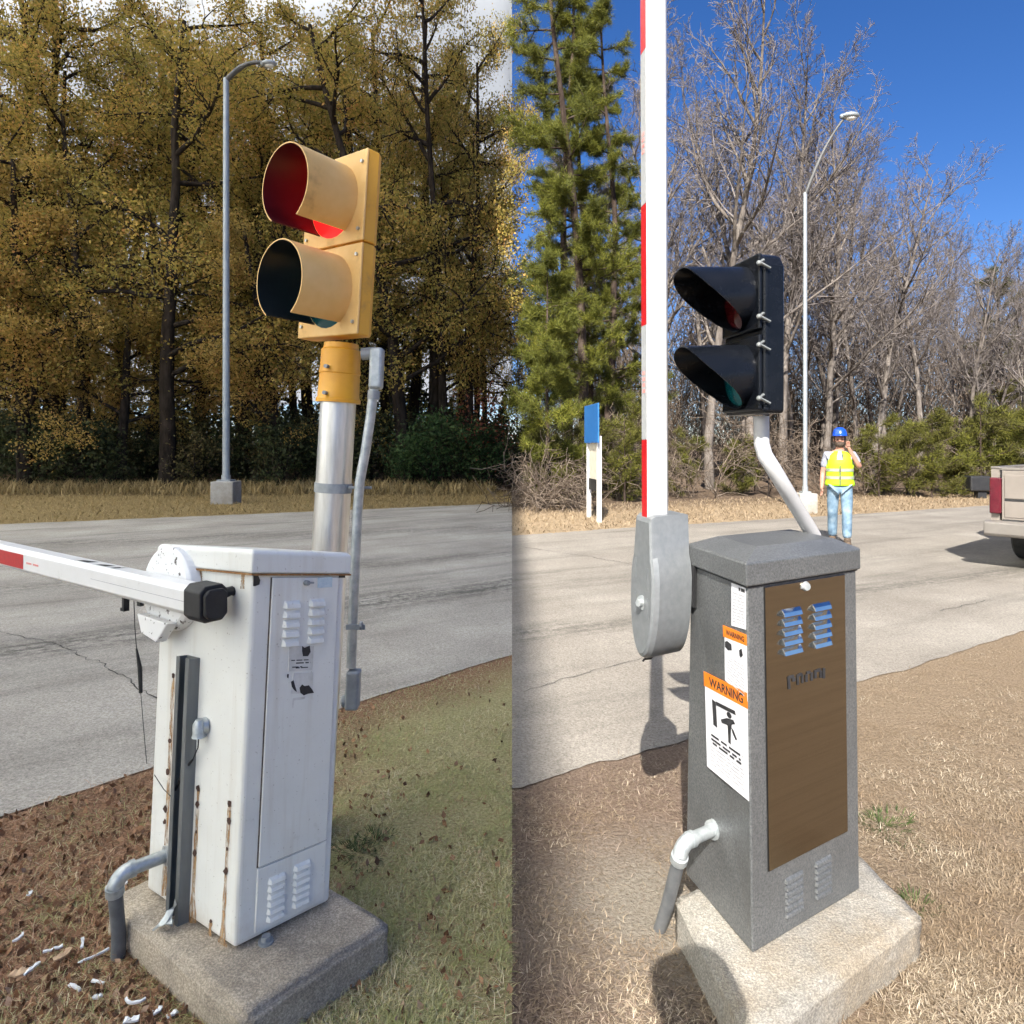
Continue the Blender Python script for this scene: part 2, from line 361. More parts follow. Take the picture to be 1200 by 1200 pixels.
# ------------------------------------------------------------------ camera, light, sky
cam = bpy.data.objects.new('camera', bpy.data.cameras.new('camera')); COL.objects.link(cam)
cam.location = (0, 0, HC); cam.rotation_euler = (R_(90), 0, 0)
cam.data.sensor_width = 36; cam.data.lens = 36*F/1200; cam.data.shift_y = -(600-HZ)/1200
cam.data.clip_start = .05; cam.data.clip_end = 3000
sc.camera = cam
SUN_EL = 41.0; SUN_H = Vector((.21, .978, 0)).normalized()      # the way the light travels over the ground
sd = Vector((SUN_H.x*math.cos(R_(SUN_EL)), SUN_H.y*math.cos(R_(SUN_EL)), -math.sin(R_(SUN_EL))))
sun = bpy.data.objects.new('sun', bpy.data.lights.new('sun', 'SUN')); COL.objects.link(sun)
sun.data.energy = 5.0; sun.data.angle = R_(.45); sun.data.color = (1, .95, .87)
sun.rotation_euler = sd.to_track_quat('-Z', 'Y').to_euler(); sun.location = (-5, -20, 30)
w = bpy.data.worlds.new('World'); sc.world = w; w.use_nodes = True; nt = w.node_tree
sky = nd(nt, 'ShaderNodeTexSky'); sky.sky_type = 'NISHITA'; sky.sun_disc = False
sky.sun_elevation = R_(SUN_EL); sky.sun_rotation = math.atan2(-SUN_H.x, -SUN_H.y)
sky.air_density = 1.0; sky.dust_density = .2; sky.ozone_density = 2.6; sky.altitude = 300
hs = nd(nt, 'ShaderNodeHueSaturation', {'Saturation': 1.25, 'Value': 1.0, 'Color': sky.outputs[0]}); nt.links.new(mixc(nt, 1.0, hs.outputs[0], (.92,1.0,1.32), 'MULTIPLY'), nt.nodes['Background'].inputs['Color']); nt.nodes['Background'].inputs['Strength'].default_value = .046
vs_ = sc.view_settings; vs_.view_transform = 'Standard'; vs_.look = 'None'; vs_.exposure = 1.38; vs_.gamma = 1
sc.cycles.use_denoising = True
sc.cycles.max_bounces = 8; sc.cycles.diffuse_bounces = 4; sc.cycles.transmission_bounces = 6; sc.cycles.transparent_max_bounces = 8
sc.cycles.sample_clamp_indirect = 6

# added cloud slab: blocks the sun over the left half, edge shaped to it
def cloud():
    n = 46; xs = np.linspace(0, 1, n); ys = np.concatenate([np.linspace(-160, -24, 12), np.linspace(-20, 40, 21), np.linspace(50, 420, 18)])
    top = []; bot = []
    for y in ys:
        e = -6.2+1.3*min(1, max(0, (y+13)/8)) if y < 4 else -4.9+4.9*min(1, (y-4)/32)
        for t in xs:
            x = e-(1-t)**2*330
            k = min(1, (e-x)/14)
            b = 26+1.3*k*(math.sin(x*.11+y*.05)+math.sin(y*.13-x*.04)+.7*math.sin(x*.31+y*.27))
            bot.append((x, y, b)); top.append((x, y, b+.5+3.5*k*(1+.4*math.sin(x*.07-y*.09))))
    m = len(ys); fs = []
    idx = lambda j, i, o: o+j*n+i
    N = m*n
    for j in range(m-1):
        for i in range(n-1):
            fs.append((idx(j,i,0), idx(j+1,i,0), idx(j+1,i+1,0), idx(j,i+1,0)))
            fs.append((idx(j,i,N), idx(j,i+1,N), idx(j+1,i+1,N), idx(j+1,i,N)))
    for j in range(m-1):
        fs.append((idx(j,n-1,0), idx(j+1,n-1,0), idx(j+1,n-1,N), idx(j,n-1,N))); fs.append((idx(j,0,0), idx(j,0,N), idx(j+1,0,N), idx(j+1,0,0)))
    for i in range(n-1):
        fs.append((idx(0,i,0), idx(0,i+1,0), idx(0,i+1,N), idx(0,i,N))); fs.append((idx(m-1,i,0), idx(m-1,i,N), idx(m-1,i+1,N), idx(m-1,i+1,0)))
    mat, nt, bs = new_mat('added_shade_cloud'); nt.nodes.remove(bs)
    v = coords(nt); c = ramp(nt, noise(nt, v, .05, 5), [(.3, (.90,.90,.85)), (.7, (.97,.972,.925))])
    # added glow fills the left half from overhead; colour dulled low over the wood
    sy = nd(nt, 'ShaderNodeSeparateXYZ', {0: nd(nt, 'ShaderNodeTexCoord').outputs['Object']}).outputs[1]
    k = nd(nt, 'ShaderNodeMapRange', {'Value': sy, 'From Min': 12.0, 'From Max': 40.0, 'To Min': 1.0, 'To Max': .2}).outputs[0]
    c2 = mixc(nt, k, (.36,.375,.40), c)
    tr = nd(nt, 'ShaderNodeBsdfTranslucent', {'Color': c2}); em = nd(nt, 'ShaderNodeEmission', {'Color': c, 'Strength': mth(nt, 'MULTIPLY', k, .14)})
    ad = nd(nt, 'ShaderNodeAddShader', {0: tr.outputs[0], 1: em.outputs[0]})
    nt.links.new(ad.outputs[0], nt.nodes['Material Output'].inputs['Surface'])
    mb = MB(); mb.add(bot+top, fs)
    o = mb.build('added_shade_cloud', mat, smooth='all')
    props(o, 'added pale grey cloud slab that shades the left half and glows', 'cloud', kind='structure')
cloud()

# ------------------------------------------------------------------ ground and road
def ground_material():
    m, nt, bs = new_mat('ground_soil'); v = coords(nt)
    tc = nd(nt, 'ShaderNodeTexCoord'); sx = nd(nt, 'ShaderNodeSeparateXYZ', {0: tc.outputs['Object']}); X, Y = sx.outputs[0], sx.outputs[1]
    n_big = noise(nt, v, 1.3, 5, .65); n_mid = noise(nt, v, 9, 6, .7); n_fine = noise(nt, v, 70, 5, .75)
    wob = mth(nt, 'MULTIPLY', mth(nt, 'SUBTRACT', n_big, .5), 1.6)
    def step(val, a, b): return nd(nt, 'ShaderNodeMapRange', {'Value': val, 'From Min': a, 'From Max': b}).outputs[0]
    litter = ramp(nt, n_fine, [(.28, (.075,.045,.028)), (.45, (.25,.145,.085)), (.58, (.40,.245,.15)), (.75, (.54,.38,.26))])
    turf = ramp(nt, n_fine, [(.28, (.20,.195,.08)), (.48, (.42,.375,.185)), (.62, (.59,.52,.30)), (.8, (.70,.62,.41))])
    moss = ramp(nt, n_fine, [(.3, (.03,.035,.012)), (.6, (.09,.10,.03)), (.8, (.16,.15,.06))])
    tan = ramp(nt, n_fine, [(.28, (.12,.085,.053)), (.46, (.23,.17,.115)), (.6, (.31,.24,.165)), (.78, (.42,.34,.25))])
    pink = ramp(nt, n_fine, [(.28, (.085,.058,.04)), (.48, (.185,.133,.10)), (.62, (.245,.185,.142)), (.8, (.34,.275,.22))])
    sand = ramp(nt, n_fine, [(.3, (.165,.135,.10)), (.5, (.26,.225,.18)), (.75, (.36,.325,.275))])
    a = mixc(nt, step(mth(nt, 'ADD', X, wob), -1.2, -.75), litter, turf)
    mm = mth(nt, 'MULTIPLY', step(n_big, .50, .62), step(Y, 2.3, 1.7)); a = mixc(nt, mm, a, moss)
    # strip of needles along the left road edge
    d = mth(nt, 'SUBTRACT', mth(nt, 'ADD', mth(nt, 'MULTIPLY', X, 1.02), 5.15), Y)
    a = mixc(nt, step(mth(nt, 'ADD', d, mth(nt, 'MULTIPLY', wob, .4)), .75, .1), a, litter)
    b = mixc(nt, step(mth(nt, 'ADD', X, wob), .85, 1.25), pink, tan)
    dx = mth(nt, 'SUBTRACT', X, .45); dy = mth(nt, 'SUBTRACT', Y, 2.35)
    rr = mth(nt, 'SQRT', mth(nt, 'ADD', mth(nt, 'MULTIPLY', dx, dx), mth(nt, 'MULTIPLY', dy, dy)))
    b = mixc(nt, step(mth(nt, 'ADD', rr, mth(nt, 'MULTIPLY', wob, .5)), .55, .1), b, sand)
    near = mixc(nt, mth(nt, 'GREATER_THAN', X, .0), a, b)
    verge = mixc(nt, mth(nt, 'GREATER_THAN', X, 0.0), ramp(nt, n_mid, [(.3, (.20,.14,.06)), (.7, (.36,.27,.13))]), ramp(nt, n_mid, [(.3, (.26,.19,.115)), (.7, (.39,.30,.20))]))
    far = mixc(nt, step(Y, 9.0, 10.5), near, verge)
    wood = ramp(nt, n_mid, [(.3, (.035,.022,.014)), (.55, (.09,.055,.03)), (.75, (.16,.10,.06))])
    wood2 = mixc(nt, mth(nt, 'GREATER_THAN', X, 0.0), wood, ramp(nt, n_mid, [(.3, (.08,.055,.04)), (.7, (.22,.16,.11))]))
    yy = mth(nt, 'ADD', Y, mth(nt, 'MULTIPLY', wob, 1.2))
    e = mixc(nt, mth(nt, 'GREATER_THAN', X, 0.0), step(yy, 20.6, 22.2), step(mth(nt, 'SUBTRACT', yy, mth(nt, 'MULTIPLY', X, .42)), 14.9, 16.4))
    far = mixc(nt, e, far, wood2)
    nt.links.new(far, bs.inputs['Base Color']); bs.inputs['Roughness'].default_value = 1; bs.inputs['Specular IOR Level'].default_value = .1
    bump(nt, bs, mth(nt, 'ADD', n_fine, mth(nt, 'MULTIPLY', n_mid, 1.5)), .9, .03)
    return m
xs = np.concatenate([[-1500, -600, -200, -80, -40], np.linspace(-20, 20, 81), [40, 80, 200, 600, 1500]])
ys = np.concatenate([[-400, -100, -30, -10], np.linspace(-4, 26, 61), [40, 80, 200, 600, 1800]])
vv = np.array([(x, y, 0.0) for y in ys for x in xs]); nx = len(xs)
qq = np.array([(j*nx+i, j*nx+i+1, (j+1)*nx+i+1, (j+1)*nx+i) for j in range(len(ys)-1) for i in range(nx-1)])
g = link_mesh('ground', fast_mesh('ground', vv, qq, [ground_material()]))
props(g, 'dry verge of thin grass, leaf litter and bare soil', 'ground', kind='structure')

def lerp_line(pts, x):
    return float(np.interp(x, [p[0] for p in pts], [p[1] for p in pts]))
NL = [(-60, -56), (-9, -4.2), (-2.19, 2.92), (-1.85, 3.30), (-1.0, 4.16), (0.0, 5.16)]
FL_ = [(-60, -10.2), (-10.1, 13.5), (-5, 15.9), (0.0, 18.3)]
NR = [(0.0, 3.16), (.92, 3.68), (2.34, 4.57), (4.3, 5.77), (12, 10.2), (70, 44)]
FR_ = [(0.0, 11.85), (2.3, 13.0), (7.9, 15.5), (13.7, 18.3), (70, 46)]
def road_material(name, cols, dark, ang, bands):
    m, nt, bs = new_mat(name); v = coords(nt)
    st = coords(nt, (.45, 3.2, 1), -ang); st2 = coords(nt, (.06, .7, 1), -ang)
    n1 = noise(nt, v, .8, 5, .6); nf = noise(nt, v, 85, 5, .85)
    base = ramp(nt, n1, cols)
    tr = nd(nt, 'ShaderNodeMapRange', {'Value': noise(nt, st, 1.0, 6, .6), 'From Min': .47, 'From Max': .72}).outputs[0]
    tr2 = nd(nt, 'ShaderNodeMapRange', {'Value': noise(nt, st2, 1.6, 3, .5), 'From Min': .40, 'From Max': .66}).outputs[0]
    base = mixc(nt, mth(nt, 'MULTIPLY', mth(nt, 'MULTIPLY', tr, tr2), .85), base, dark)
    base = mixc(nt, mth(nt, 'MULTIPLY', tr2, .14), base, dark)
    # worn wheel tracks: streaky dark bands along the driving lines
    sxy = nd(nt, 'ShaderNodeSeparateXYZ', {0: nd(nt, 'ShaderNodeTexCoord').outputs['Object']})
    nb = noise(nt, v, .9, 3); ns = noise(nt, coords(nt, (.9, 9, 1), -ang), 1.0, 6, .7); ng = noise(nt, v, 14, 5, .75)
    for (ax, ay), (bx, by), wd, st_ in bands:
        L = math.hypot(bx-ax, by-ay); nx_, ny_ = -(by-ay)/L, (bx-ax)/L
        dd = mth(nt, 'ADD', mth(nt, 'MULTIPLY', sxy.outputs[0], nx_), mth(nt, 'MULTIPLY', sxy.outputs[1], ny_))
        dd = mth(nt, 'ABSOLUTE', mth(nt, 'ADD', mth(nt, 'SUBTRACT', dd, ax*nx_+ay*ny_), mth(nt, 'MULTIPLY', mth(nt, 'SUBTRACT', nb, .5), wd*1.6)))
        k = nd(nt, 'ShaderNodeMapRange', {'Value': dd, 'From Min': wd, 'From Max': wd*.15}).outputs[0]
        q = nd(nt, 'ShaderNodeMapRange', {'Value': mth(nt, 'ADD', ns, mth(nt, 'MULTIPLY', mth(nt, 'SUBTRACT', ng, .5), .9)), 'From Min': .36, 'From Max': .62}).outputs[0]
        base = mixc(nt, mth(nt, 'MULTIPLY', mth(nt, 'MULTIPLY', k, q), st_), base, dark)
    sp = nd(nt, 'ShaderNodeMapRange', {'Value': nf, 'From Min': .3, 'From Max': .7}).outputs[0]
    base = mixc(nt, .9, base, ramp(nt, sp, [(.1, (.2,.2,.2)), (.5, (.5,.5,.5)), (.9, (.8,.8,.8))]), 'OVERLAY')
    ob = nd(nt, 'ShaderNodeMapRange', {'Value': noise(nt, v, 2.6, 4, .6), 'From Min': .68, 'From Max': .74}).outputs[0]
    base = mixc(nt, mth(nt, 'MULTIPLY', ob, .4), base, dark)
    nt.links.new(base, bs.inputs['Base Color']); bs.inputs['Roughness'].default_value = .92; bs.inputs['Specular IOR Level'].default_value = .25
    bump(nt, bs, nf, .5, .006); return m
M['tar'] = simple('tar', [(.3, (.03,.028,.026)), (.7, (.075,.07,.065))], 30, .9)
def road(near, far, x0, x1, mat, cracks, label):
    n = 260; t = np.linspace(0, 1, n); xs = x0+(x1-x0)*(t if x0 >= -.01 else 1-(1-t)**1)
    if x0 < 0: xs = -np.linspace(abs(x0)**.4, 0, n)**2.5
    else: xs = np.linspace(0, x1**.4, n)**2.5
    ks = np.linspace(0, 1, 9); rows = []
    r = np.random.default_rng(5)
    from mathutils import noise as mn
    je = np.array([.05*mn.noise((x*1.9, 3.1, x0))+.03*mn.noise((x*6.3, 8.2, x0))+.014*mn.noise((x*21, 1.7, x0)) for x in xs]); jf = r.normal(0, .03, n)
    mb = MB(); vs = []
    for i, x in enumerate(xs):
        a = lerp_line(near, x)+je[i]; b = lerp_line(far, x)+jf[i]
        for k in ks: vs.append((x, a+(b-a)*k, .006))
    fs = [(i*9+k, i*9+k+1, (i+1)*9+k+1, (i+1)*9+k) for i in range(n-1) for k in range(8)]
    mb.add(vs, fs, 0)
    for pts, wd in cracks:
        P2 = []
        for (px, py) in pts: P2.append(G(px, py, .010))
        fine = []
        for a, b in zip(P2, P2[1:]):
            k = max(2, int((b-a).length/.06))
            for q in range(k): fine.append(a.lerp(b, q/k)+Vector((r.normal(0, .012), r.normal(0, .012), 0)))
        vs = []
        for i, p in enumerate(fine):
            q = fine[min(i+1, len(fine)-1)]-fine[max(i-1, 0)]; s = Vector((-q.y, q.x, 0)).normalized()*wd*abs(r.normal(.55, .3))
            vs += [p+s, p-s]
        mb.add(vs, [(2*i, 2*i+1, 2*i+3, 2*i+2) for i in range(len(fine)-1)], 1)
    o = mb.build('road', [mat, M['tar']]); props(o, label, 'road', kind='structure')
road(NL, FL_, -60, 0, road_material('road_old', [(.3, (.30,.272,.235)), (.55, (.38,.35,.305)), (.75, (.45,.42,.37))], (.11,.102,.09), math.atan(.72), [(G(0,765)[:2], G(600,684)[:2], .55, 1.0), (G(0,640)[:2], G(598,618)[:2], .7, .7), (G(0,690)[:2], G(598,650)[:2], .5, .6)]),
     [([(-30,735),(60,752),(120,778),(175,812),(215,835)], .006)], 'worn grey road with dark tyre marks and a crack')
road(NR, FR_, 0, 70, road_material('road_pale', [(.3, (.175,.155,.132)), (.55, (.222,.20,.172)), (.75, (.268,.245,.213))], (.075,.068,.058), math.atan(.5), [(G(610,745)[:2], G(1200,668)[:2], .30, .75), (G(610,690)[:2], G(1200,640)[:2], .5, .3)]),
     [([(606,640),(690,652),(745,662)], .012), ([(1100,716),(1165,702)], .006), ([(604,812),(680,790),(760,770)], .004)], 'pale sunlit road beside the grey gate')

# ------------------------------------------------------------------ grass, litter (nobody could count it)
def blades(name, pts, lens, wid, flat, mat, label, seed, cat='grass'):
    r = np.random.default_rng(seed); n = len(pts)
    az = r.uniform(0, 2*np.pi, n); el = np.clip(r.normal(flat, .35, n), .02, 1.4)
    d = np.stack([np.cos(az)*np.cos(el), np.sin(az)*np.cos(el), np.sin(el)], 1)
    s = np.stack([-np.sin(az), np.cos(az), np.zeros(n)], 1)*(wid*r.uniform(.6, 1.4, n))[:, None]
    L = (lens*r.uniform(.5, 1.5, n))[:, None]
    mid = pts+d*L*.55; tip = pts+d*L+np.stack([np.cos(az)*.25, np.sin(az)*.25, -.30*np.ones(n)], 1)*L*.6
    tip[:, 2] = np.maximum(tip[:, 2], .004)
    v = np.stack([pts-s, pts+s, mid+s*.8, mid-s*.8, tip], 1).reshape(-1, 3)
    b = np.arange(n)[:, None]*5
    f = np.concatenate([b+np.array([[0,1,2]]), b+np.array([[0,2,3]]), b+np.array([[3,2,4]])], 1).reshape(-1, 3)
    o = link_mesh(name, fast_mesh(name, v, f, [mat])); props(o, label, cat, kind='stuff'); return o
def scatter(n, px0, px1, py0, py1, ok, seed, z=0.004):
    """ground points, drawn evenly over the visible ground (denser close by, as a thin lawn looks)"""
    r = np.random.default_rng(seed); out = []
    px = r.uniform(px0, px1, n); py = r.uniform(py0, py1, n)
    Y = F*HC/(py-HZ); X = (px-600)/F*Y
    k = np.array([ok(x, y) for x, y in zip(X, Y)]); return np.stack([X[k], Y[k], np.full(k.sum(), z)], 1)
def in_poly(x, y, poly):
    c = False; n = len(poly)
    for i in range(n):
        a, b = poly[i], poly[(i+1) % n]
        if (a[1] > y) != (b[1] > y) and x < (b[0]-a[0])*(y-a[1])/(b[1]-a[1])+a[0]: c = not c
    return c
PADS = []
# ------------------------------------------------------------------ trees
def perp(d):
    a = d.orthogonal().normalized(); t = random.uniform(0, 2*math.pi)
    return a*math.cos(t)+d.cross(a)*math.sin(t)
def grow(prm, seed):
    """returns segments (p0, p1, r0, r1, level) and tips (point, direction, level)"""
    random.seed(seed); segs = []; tips = []
    def br(p, d, L, r, lv):
        n = prm['n'][lv]; st = L/n; r0 = r
        pts = [(p.copy(), d.copy(), r)]
        for i in range(n):
            w_ = prm['wob'][lv]
            d = (d+Vector((random.gauss(0, w_), random.gauss(0, w_), random.gauss(0, w_)+prm['trop'][lv]))).normalized()
            q = p+d*st; r1 = max(prm['rmin'], r0*(1-(i+1)/n*prm['taper'][lv]))
            segs.append((p.copy(), q.copy(), r, r1, lv)); p = q; r = r1; pts.append((p.copy(), d.copy(), r))
        tips.append((p.copy(), d.copy(), lv))
        if lv+1 < len(prm['n']):
            k = prm['kids'][lv]; k = max(1, int(round(k*random.uniform(.8, 1.2))))
            for c in range(k):
                t = prm['from'][lv]+(1-prm['from'][lv])*((c+random.random())/k)
                f = t*n; i = min(n-1, int(f)); a = pts[i][0].lerp(pts[i+1][0], f-i); dd = pts[i][1]
                ang = R_(random.gauss(prm['ang'][lv], 11)); nd_ = (dd*math.cos(ang)+perp(dd)*math.sin(ang)).normalized()
                if lv == 0 and nd_.z < prm.get('zmin', -.2): nd_.z = prm.get('zmin', -.2)+abs(nd_.z)*.3; nd_.normalize()
                Lc = L*prm['len'][lv]*(1-prm['short'][lv]*t)*random.uniform(.7, 1.25)
                br(a, nd_, Lc, max(prm['rmin'], min(pts[i][2]*.75, r0*prm['rr'][lv])), lv+1)
    br(Vector((0, 0, -.1)), Vector((random.gauss(0, prm.get('lean', .03)), random.gauss(0, prm.get('lean', .03)), 1)).normalized(), prm['H'], prm['r'], 0)
    return segs, tips
def seg_mesh(segs, sides):
    """array of tapered prisms"""
    p0 = np.array([tuple(s[0]) for s in segs]); p1 = np.array([tuple(s[1]) for s in segs])
    r0 = np.array([s[2] for s in segs]); r1 = np.array([s[3] for s in segs])
    d = p1-p0; d /= np.linalg.norm(d, axis=1, keepdims=True)+1e-9
    a = np.cross(d, np.where(np.abs(d[:, 2:3]) > .9, np.array([[1., 0, 0]]), np.array([[0, 0, 1.]]))); a /= np.linalg.norm(a, axis=1, keepdims=True)
    b = np.cross(d, a); t = np.arange(sides)/sides*2*np.pi
    ring = a[:, None, :]*np.cos(t)[None, :, None]+b[:, None, :]*np.sin(t)[None, :, None]
    p1 = p1+d*(r1*.4)[:, None]
    v = np.concatenate([p0[:, None, :]+ring*r0[:, None, None], p1[:, None, :]+ring*r1[:, None, None]], 1).reshape(-1, 3)
    base = np.arange(len(segs))[:, None, None]*2*sides; k = np.arange(sides)
    f = np.stack([k, (k+1) % sides, sides+(k+1) % sides, sides+k], 1)[None]+base
    return v, f.reshape(-1, 4)
def wood_mesh(name, segs, groups, mat):
    V = []; Q = []; o = 0
    for lv, sides in groups:
        s = [x for x in segs if x[4] in lv]
        if not s: continue
        v, q = seg_mesh(s, sides); V.append(v); Q.append(q+o); o += len(v)
    return fast_mesh(name, np.concatenate(V), np.concatenate(Q), [mat])
def leaf_quads(cent, size, seed, flat=.0, aspect=.62):
    r = np.random.default_rng(seed); n = len(cent)
    a = r.normal(size=(n, 3)); a[:, 2] *= (1-flat); a /= np.linalg.norm(a, axis=1, keepdims=True)
    b = r.normal(size=(n, 3)); b -= a*(a*b).sum(1, keepdims=True); b /= np.linalg.norm(b, axis=1, keepdims=True)
    s = (size*r.uniform(.6, 1.45, n))[:, None]
    v = np.stack([cent-a*s, cent+b*s*aspect, cent+a*s, cent-b*s*aspect], 1).reshape(-1, 3)
    return v, np.arange(4*n).reshape(n, 4)
def leafy(segs, levels, per, spread, size, seed, keep=1.0, flat=0.0):
    r = np.random.default_rng(seed); s = [x for x in segs if x[4] in levels]
    p0 = np.array([tuple(x[0]) for x in s]); p1 = np.array([tuple(x[1]) for x in s])
    k = r.random(len(s)) < keep; p0, p1 = p0[k], p1[k]
    i = np.repeat(np.arange(len(p0)), per); t = r.random((len(i), 1))
    c = p0[i]*(1-t)+p1[i]*t+r.normal(0, spread, (len(i), 3))*np.array([[1, 1, .7]])
    return leaf_quads(c, size, seed+1, flat)

OAK = dict(H=15, r=.26, n=[9, 7, 4, 3], wob=[.05, .13, .2, .25], trop=[.02, .0, -.02, -.03], taper=[.75, .85, .85, .8], rmin=.010,
           kids=[19, 8, 5], **{'from': [.22, .22, .15]}, ang=[72, 48, 50], len=[.40, .42, .5], short=[.62, .4, .3], rr=[.36, .42, .5], zmin=-.05)
BARE = dict(H=14, r=.155, n=[10, 7, 5, 3, 2], wob=[.06, .10, .14, .2, .25], trop=[.03, .10, .08, .05, .02], taper=[.86, .85, .85, .8, .6], rmin=.006,
            kids=[20, 9, 5, 4], **{'from': [.26, .2, .15, .15]}, ang=[44, 38, 40, 42], len=[.40, .44, .5, .55], short=[.60, .4, .3, .2], rr=[.42, .45, .55, .6], zmin=.1)
PINE = dict(H=18, r=.17, n=[12, 5, 3], wob=[.025, .09, .18], trop=[.02, .03, .06], taper=[.8, .8, .7], rmin=.010,
            kids=[62, 8], **{'from': [.16, .25]}, ang=[78, 45], len=[.105, .45], short=[.45, .3], rr=[.22, .5], zmin=-.2)
SHRUB = dict(H=1.6, r=.03, n=[4, 4, 3], wob=[.15, .2, .25], trop=[.05, .03, 0], taper=[.7, .8, .8], rmin=.005,
             kids=[9, 5], **{'from': [.05, .2]}, ang=[50, 45], len=[.75, .5], short=[.4, .3], rr=[.6, .5], zmin=.0)
BRUSH = dict(H=1.7, r=.022, n=[4, 4, 3], wob=[.2, .25, .3], trop=[.0, -.02, -.03], taper=[.7, .7, .6], rmin=.006,
             kids=[13, 6], **{'from': [.02, .1]}, ang=[55, 50], len=[.85, .55], short=[.3, .3], rr=[.7, .6], zmin=-.1)

def proto_oak(i, leafmat, per=5, size=.075, prm=OAK, **kw):
    prm = dict(prm, **kw); segs, tips = grow(prm, 100+i)
    me1 = wood_mesh('trunk', segs, [((0,), 9), ((1,), 6), ((2, 3), 3)], M['bark_dark'])
    v, q = leafy(segs, (2, 3), per, .24, size, 40+i)
    return me1, fast_mesh('crown', v, q, [leafmat])
def proto_bare(i, **kw):
    prm = dict(BARE, **kw); segs, tips = grow(prm, 200+i)
    me1 = wood_mesh('trunk', segs, [((0,), 9), ((1,), 5)], M['bark_grey'])
    me2 = wood_mesh('branches', segs, [((2, 3, 4), 3)], M['twig'])
    return me1, me2
def proto_pine(i, leafmat=None, needles=34, nl=.19, **kw):
    prm = dict(PINE, **kw); segs, tips = grow(prm, 300+i)
    me1 = wood_mesh('trunk', segs, [((0,), 9), ((1, 2), 4)], M['bark_pine'])
    r = np.random.default_rng(i); c = []; dd = []
    for s in segs:
        if s[4] >= 1:
            for _ in range(2 if s[4] == 2 else 1):
                t = random.random(); c.append(tuple(s[0].lerp(s[1], t))); dd.append(tuple((s[1]-s[0]).normalized()))
    c = np.repeat(np.array(c), needles, 0); dd = np.repeat(np.array(dd), needles, 0); n = len(c)
    d = dd*.7+r.normal(0, .75, (n, 3))+np.array([[0, 0, .2]]); d /= np.linalg.norm(d, axis=1, keepdims=True)
    s = np.cross(d, r.normal(size=(n, 3))); s /= np.linalg.norm(s, axis=1, keepdims=True); s *= .007
    L = (nl*r.uniform(.6, 1.25, n))[:, None]; o = c+r.normal(0, .05, (n, 3))
    v = np.stack([o-s, o+s, o+d*L], 1).reshape(-1, 3); f = np.arange(3*n).reshape(n, 3)
    return me1, fast_mesh('crown', v, f, [leafmat or M['pine_green']])
def proto_shrub(i, leafmat, per=9, size=.05, spread=.16, **kw):
    prm = dict(SHRUB, **kw); segs, tips = grow(prm, 400+i)
    me1 = wood_mesh('stems', segs, [((0, 1, 2), 3)], M['bark_dark'])
    v, q = leafy(segs, (1, 2), per, spread, size, 60+i)
    return me1, fast_mesh('foliage', v, q, [leafmat])
def proto_brush(i, **kw):
    segs, tips = grow(dict(BRUSH, **kw), 500+i)
    return wood_mesh('stems', segs, [((0, 1, 2), 3)], M['twig_brown']),
def plant(name, meshes, px, Y, s, rz, label, cat, group=None, sz=None):
    t = thing(name, ((px-600)/F*Y, Y, 0), label, cat, group, rz)
    t.scale = (s, s, sz or s)
    for me in meshes: link_mesh(me.name.split('.')[0], me, t)
    return t
oaks = [proto_oak(0, M['oak_leaf'], 9, .046), proto_oak(1, M['oak_leaf'], 9, .046), proto_oak(2, M['oak_orange'], 10, .046, H=11, kids=[17, 8, 5], **{'from': [.12, .2, .15]}), proto_oak(3, M['oak_leaf'], 8, .049)]
rr = random.Random(3)
FW = 'autumn trees deeper in the left wood'
# the front row of the autumn wood: (photo px of the trunk, distance, prototype, scale, turn, label)
for px, Y, k, s, rz, lab in [
    (195, 24.0, 0, 1.12, .4, 'tall dark trunked autumn oak nearly behind the left lamp post'),
    (93, 25.5, 1, 1.05, 2.0, 'slim dark trunked autumn tree second from the left edge'),
    (30, 23.5, 2, 1.0, 4.0, 'low spreading orange leaved tree at the left edge of the wood'),
    (-70, 24.0, 3, 1.1, 1.0, 'olive leaved oak partly cut by the left picture edge'),
    (318, 27.0, 3, 1.05, 5.2, 'thin trunked olive tree between the lamp post and the yellow signal'),
    (330, 24.5, 2, .85, 2.6, 'small orange leaved tree right of the left lamp post'),
    (140, 24.2, 2, .8, .6, 'small orange leaved tree with low boughs left of the big dark trunk'),
    (478, 25.0, 1, 1.1, 3.3, 'leaning dark trunked oak right of the yellow signal'),
    (505, 27.5, 0, .98, 1.4, 'straight autumn oak behind the leaning oak at the right of the wood'),
    (420, 28.5, 3, 1.1, .2, 'autumn oak hidden largely behind the yellow signal head'),
]:
    plant('oak_tree', oaks[k], px, Y, s, rz, lab, 'tree', 'autumn trees at the front of the left wood')
for i in range(9):
    px = rr.uniform(-120, 530); Y = rr.uniform(29, 46)
    px = min(px, 600-F*3.2/Y)
    plant('oak_tree', oaks[i % 4], px, Y, rr.uniform(.9, 1.25), rr.uniform(0, 6.3), 'autumn tree standing deeper in the wood behind the front row of oaks', 'tree', FW)
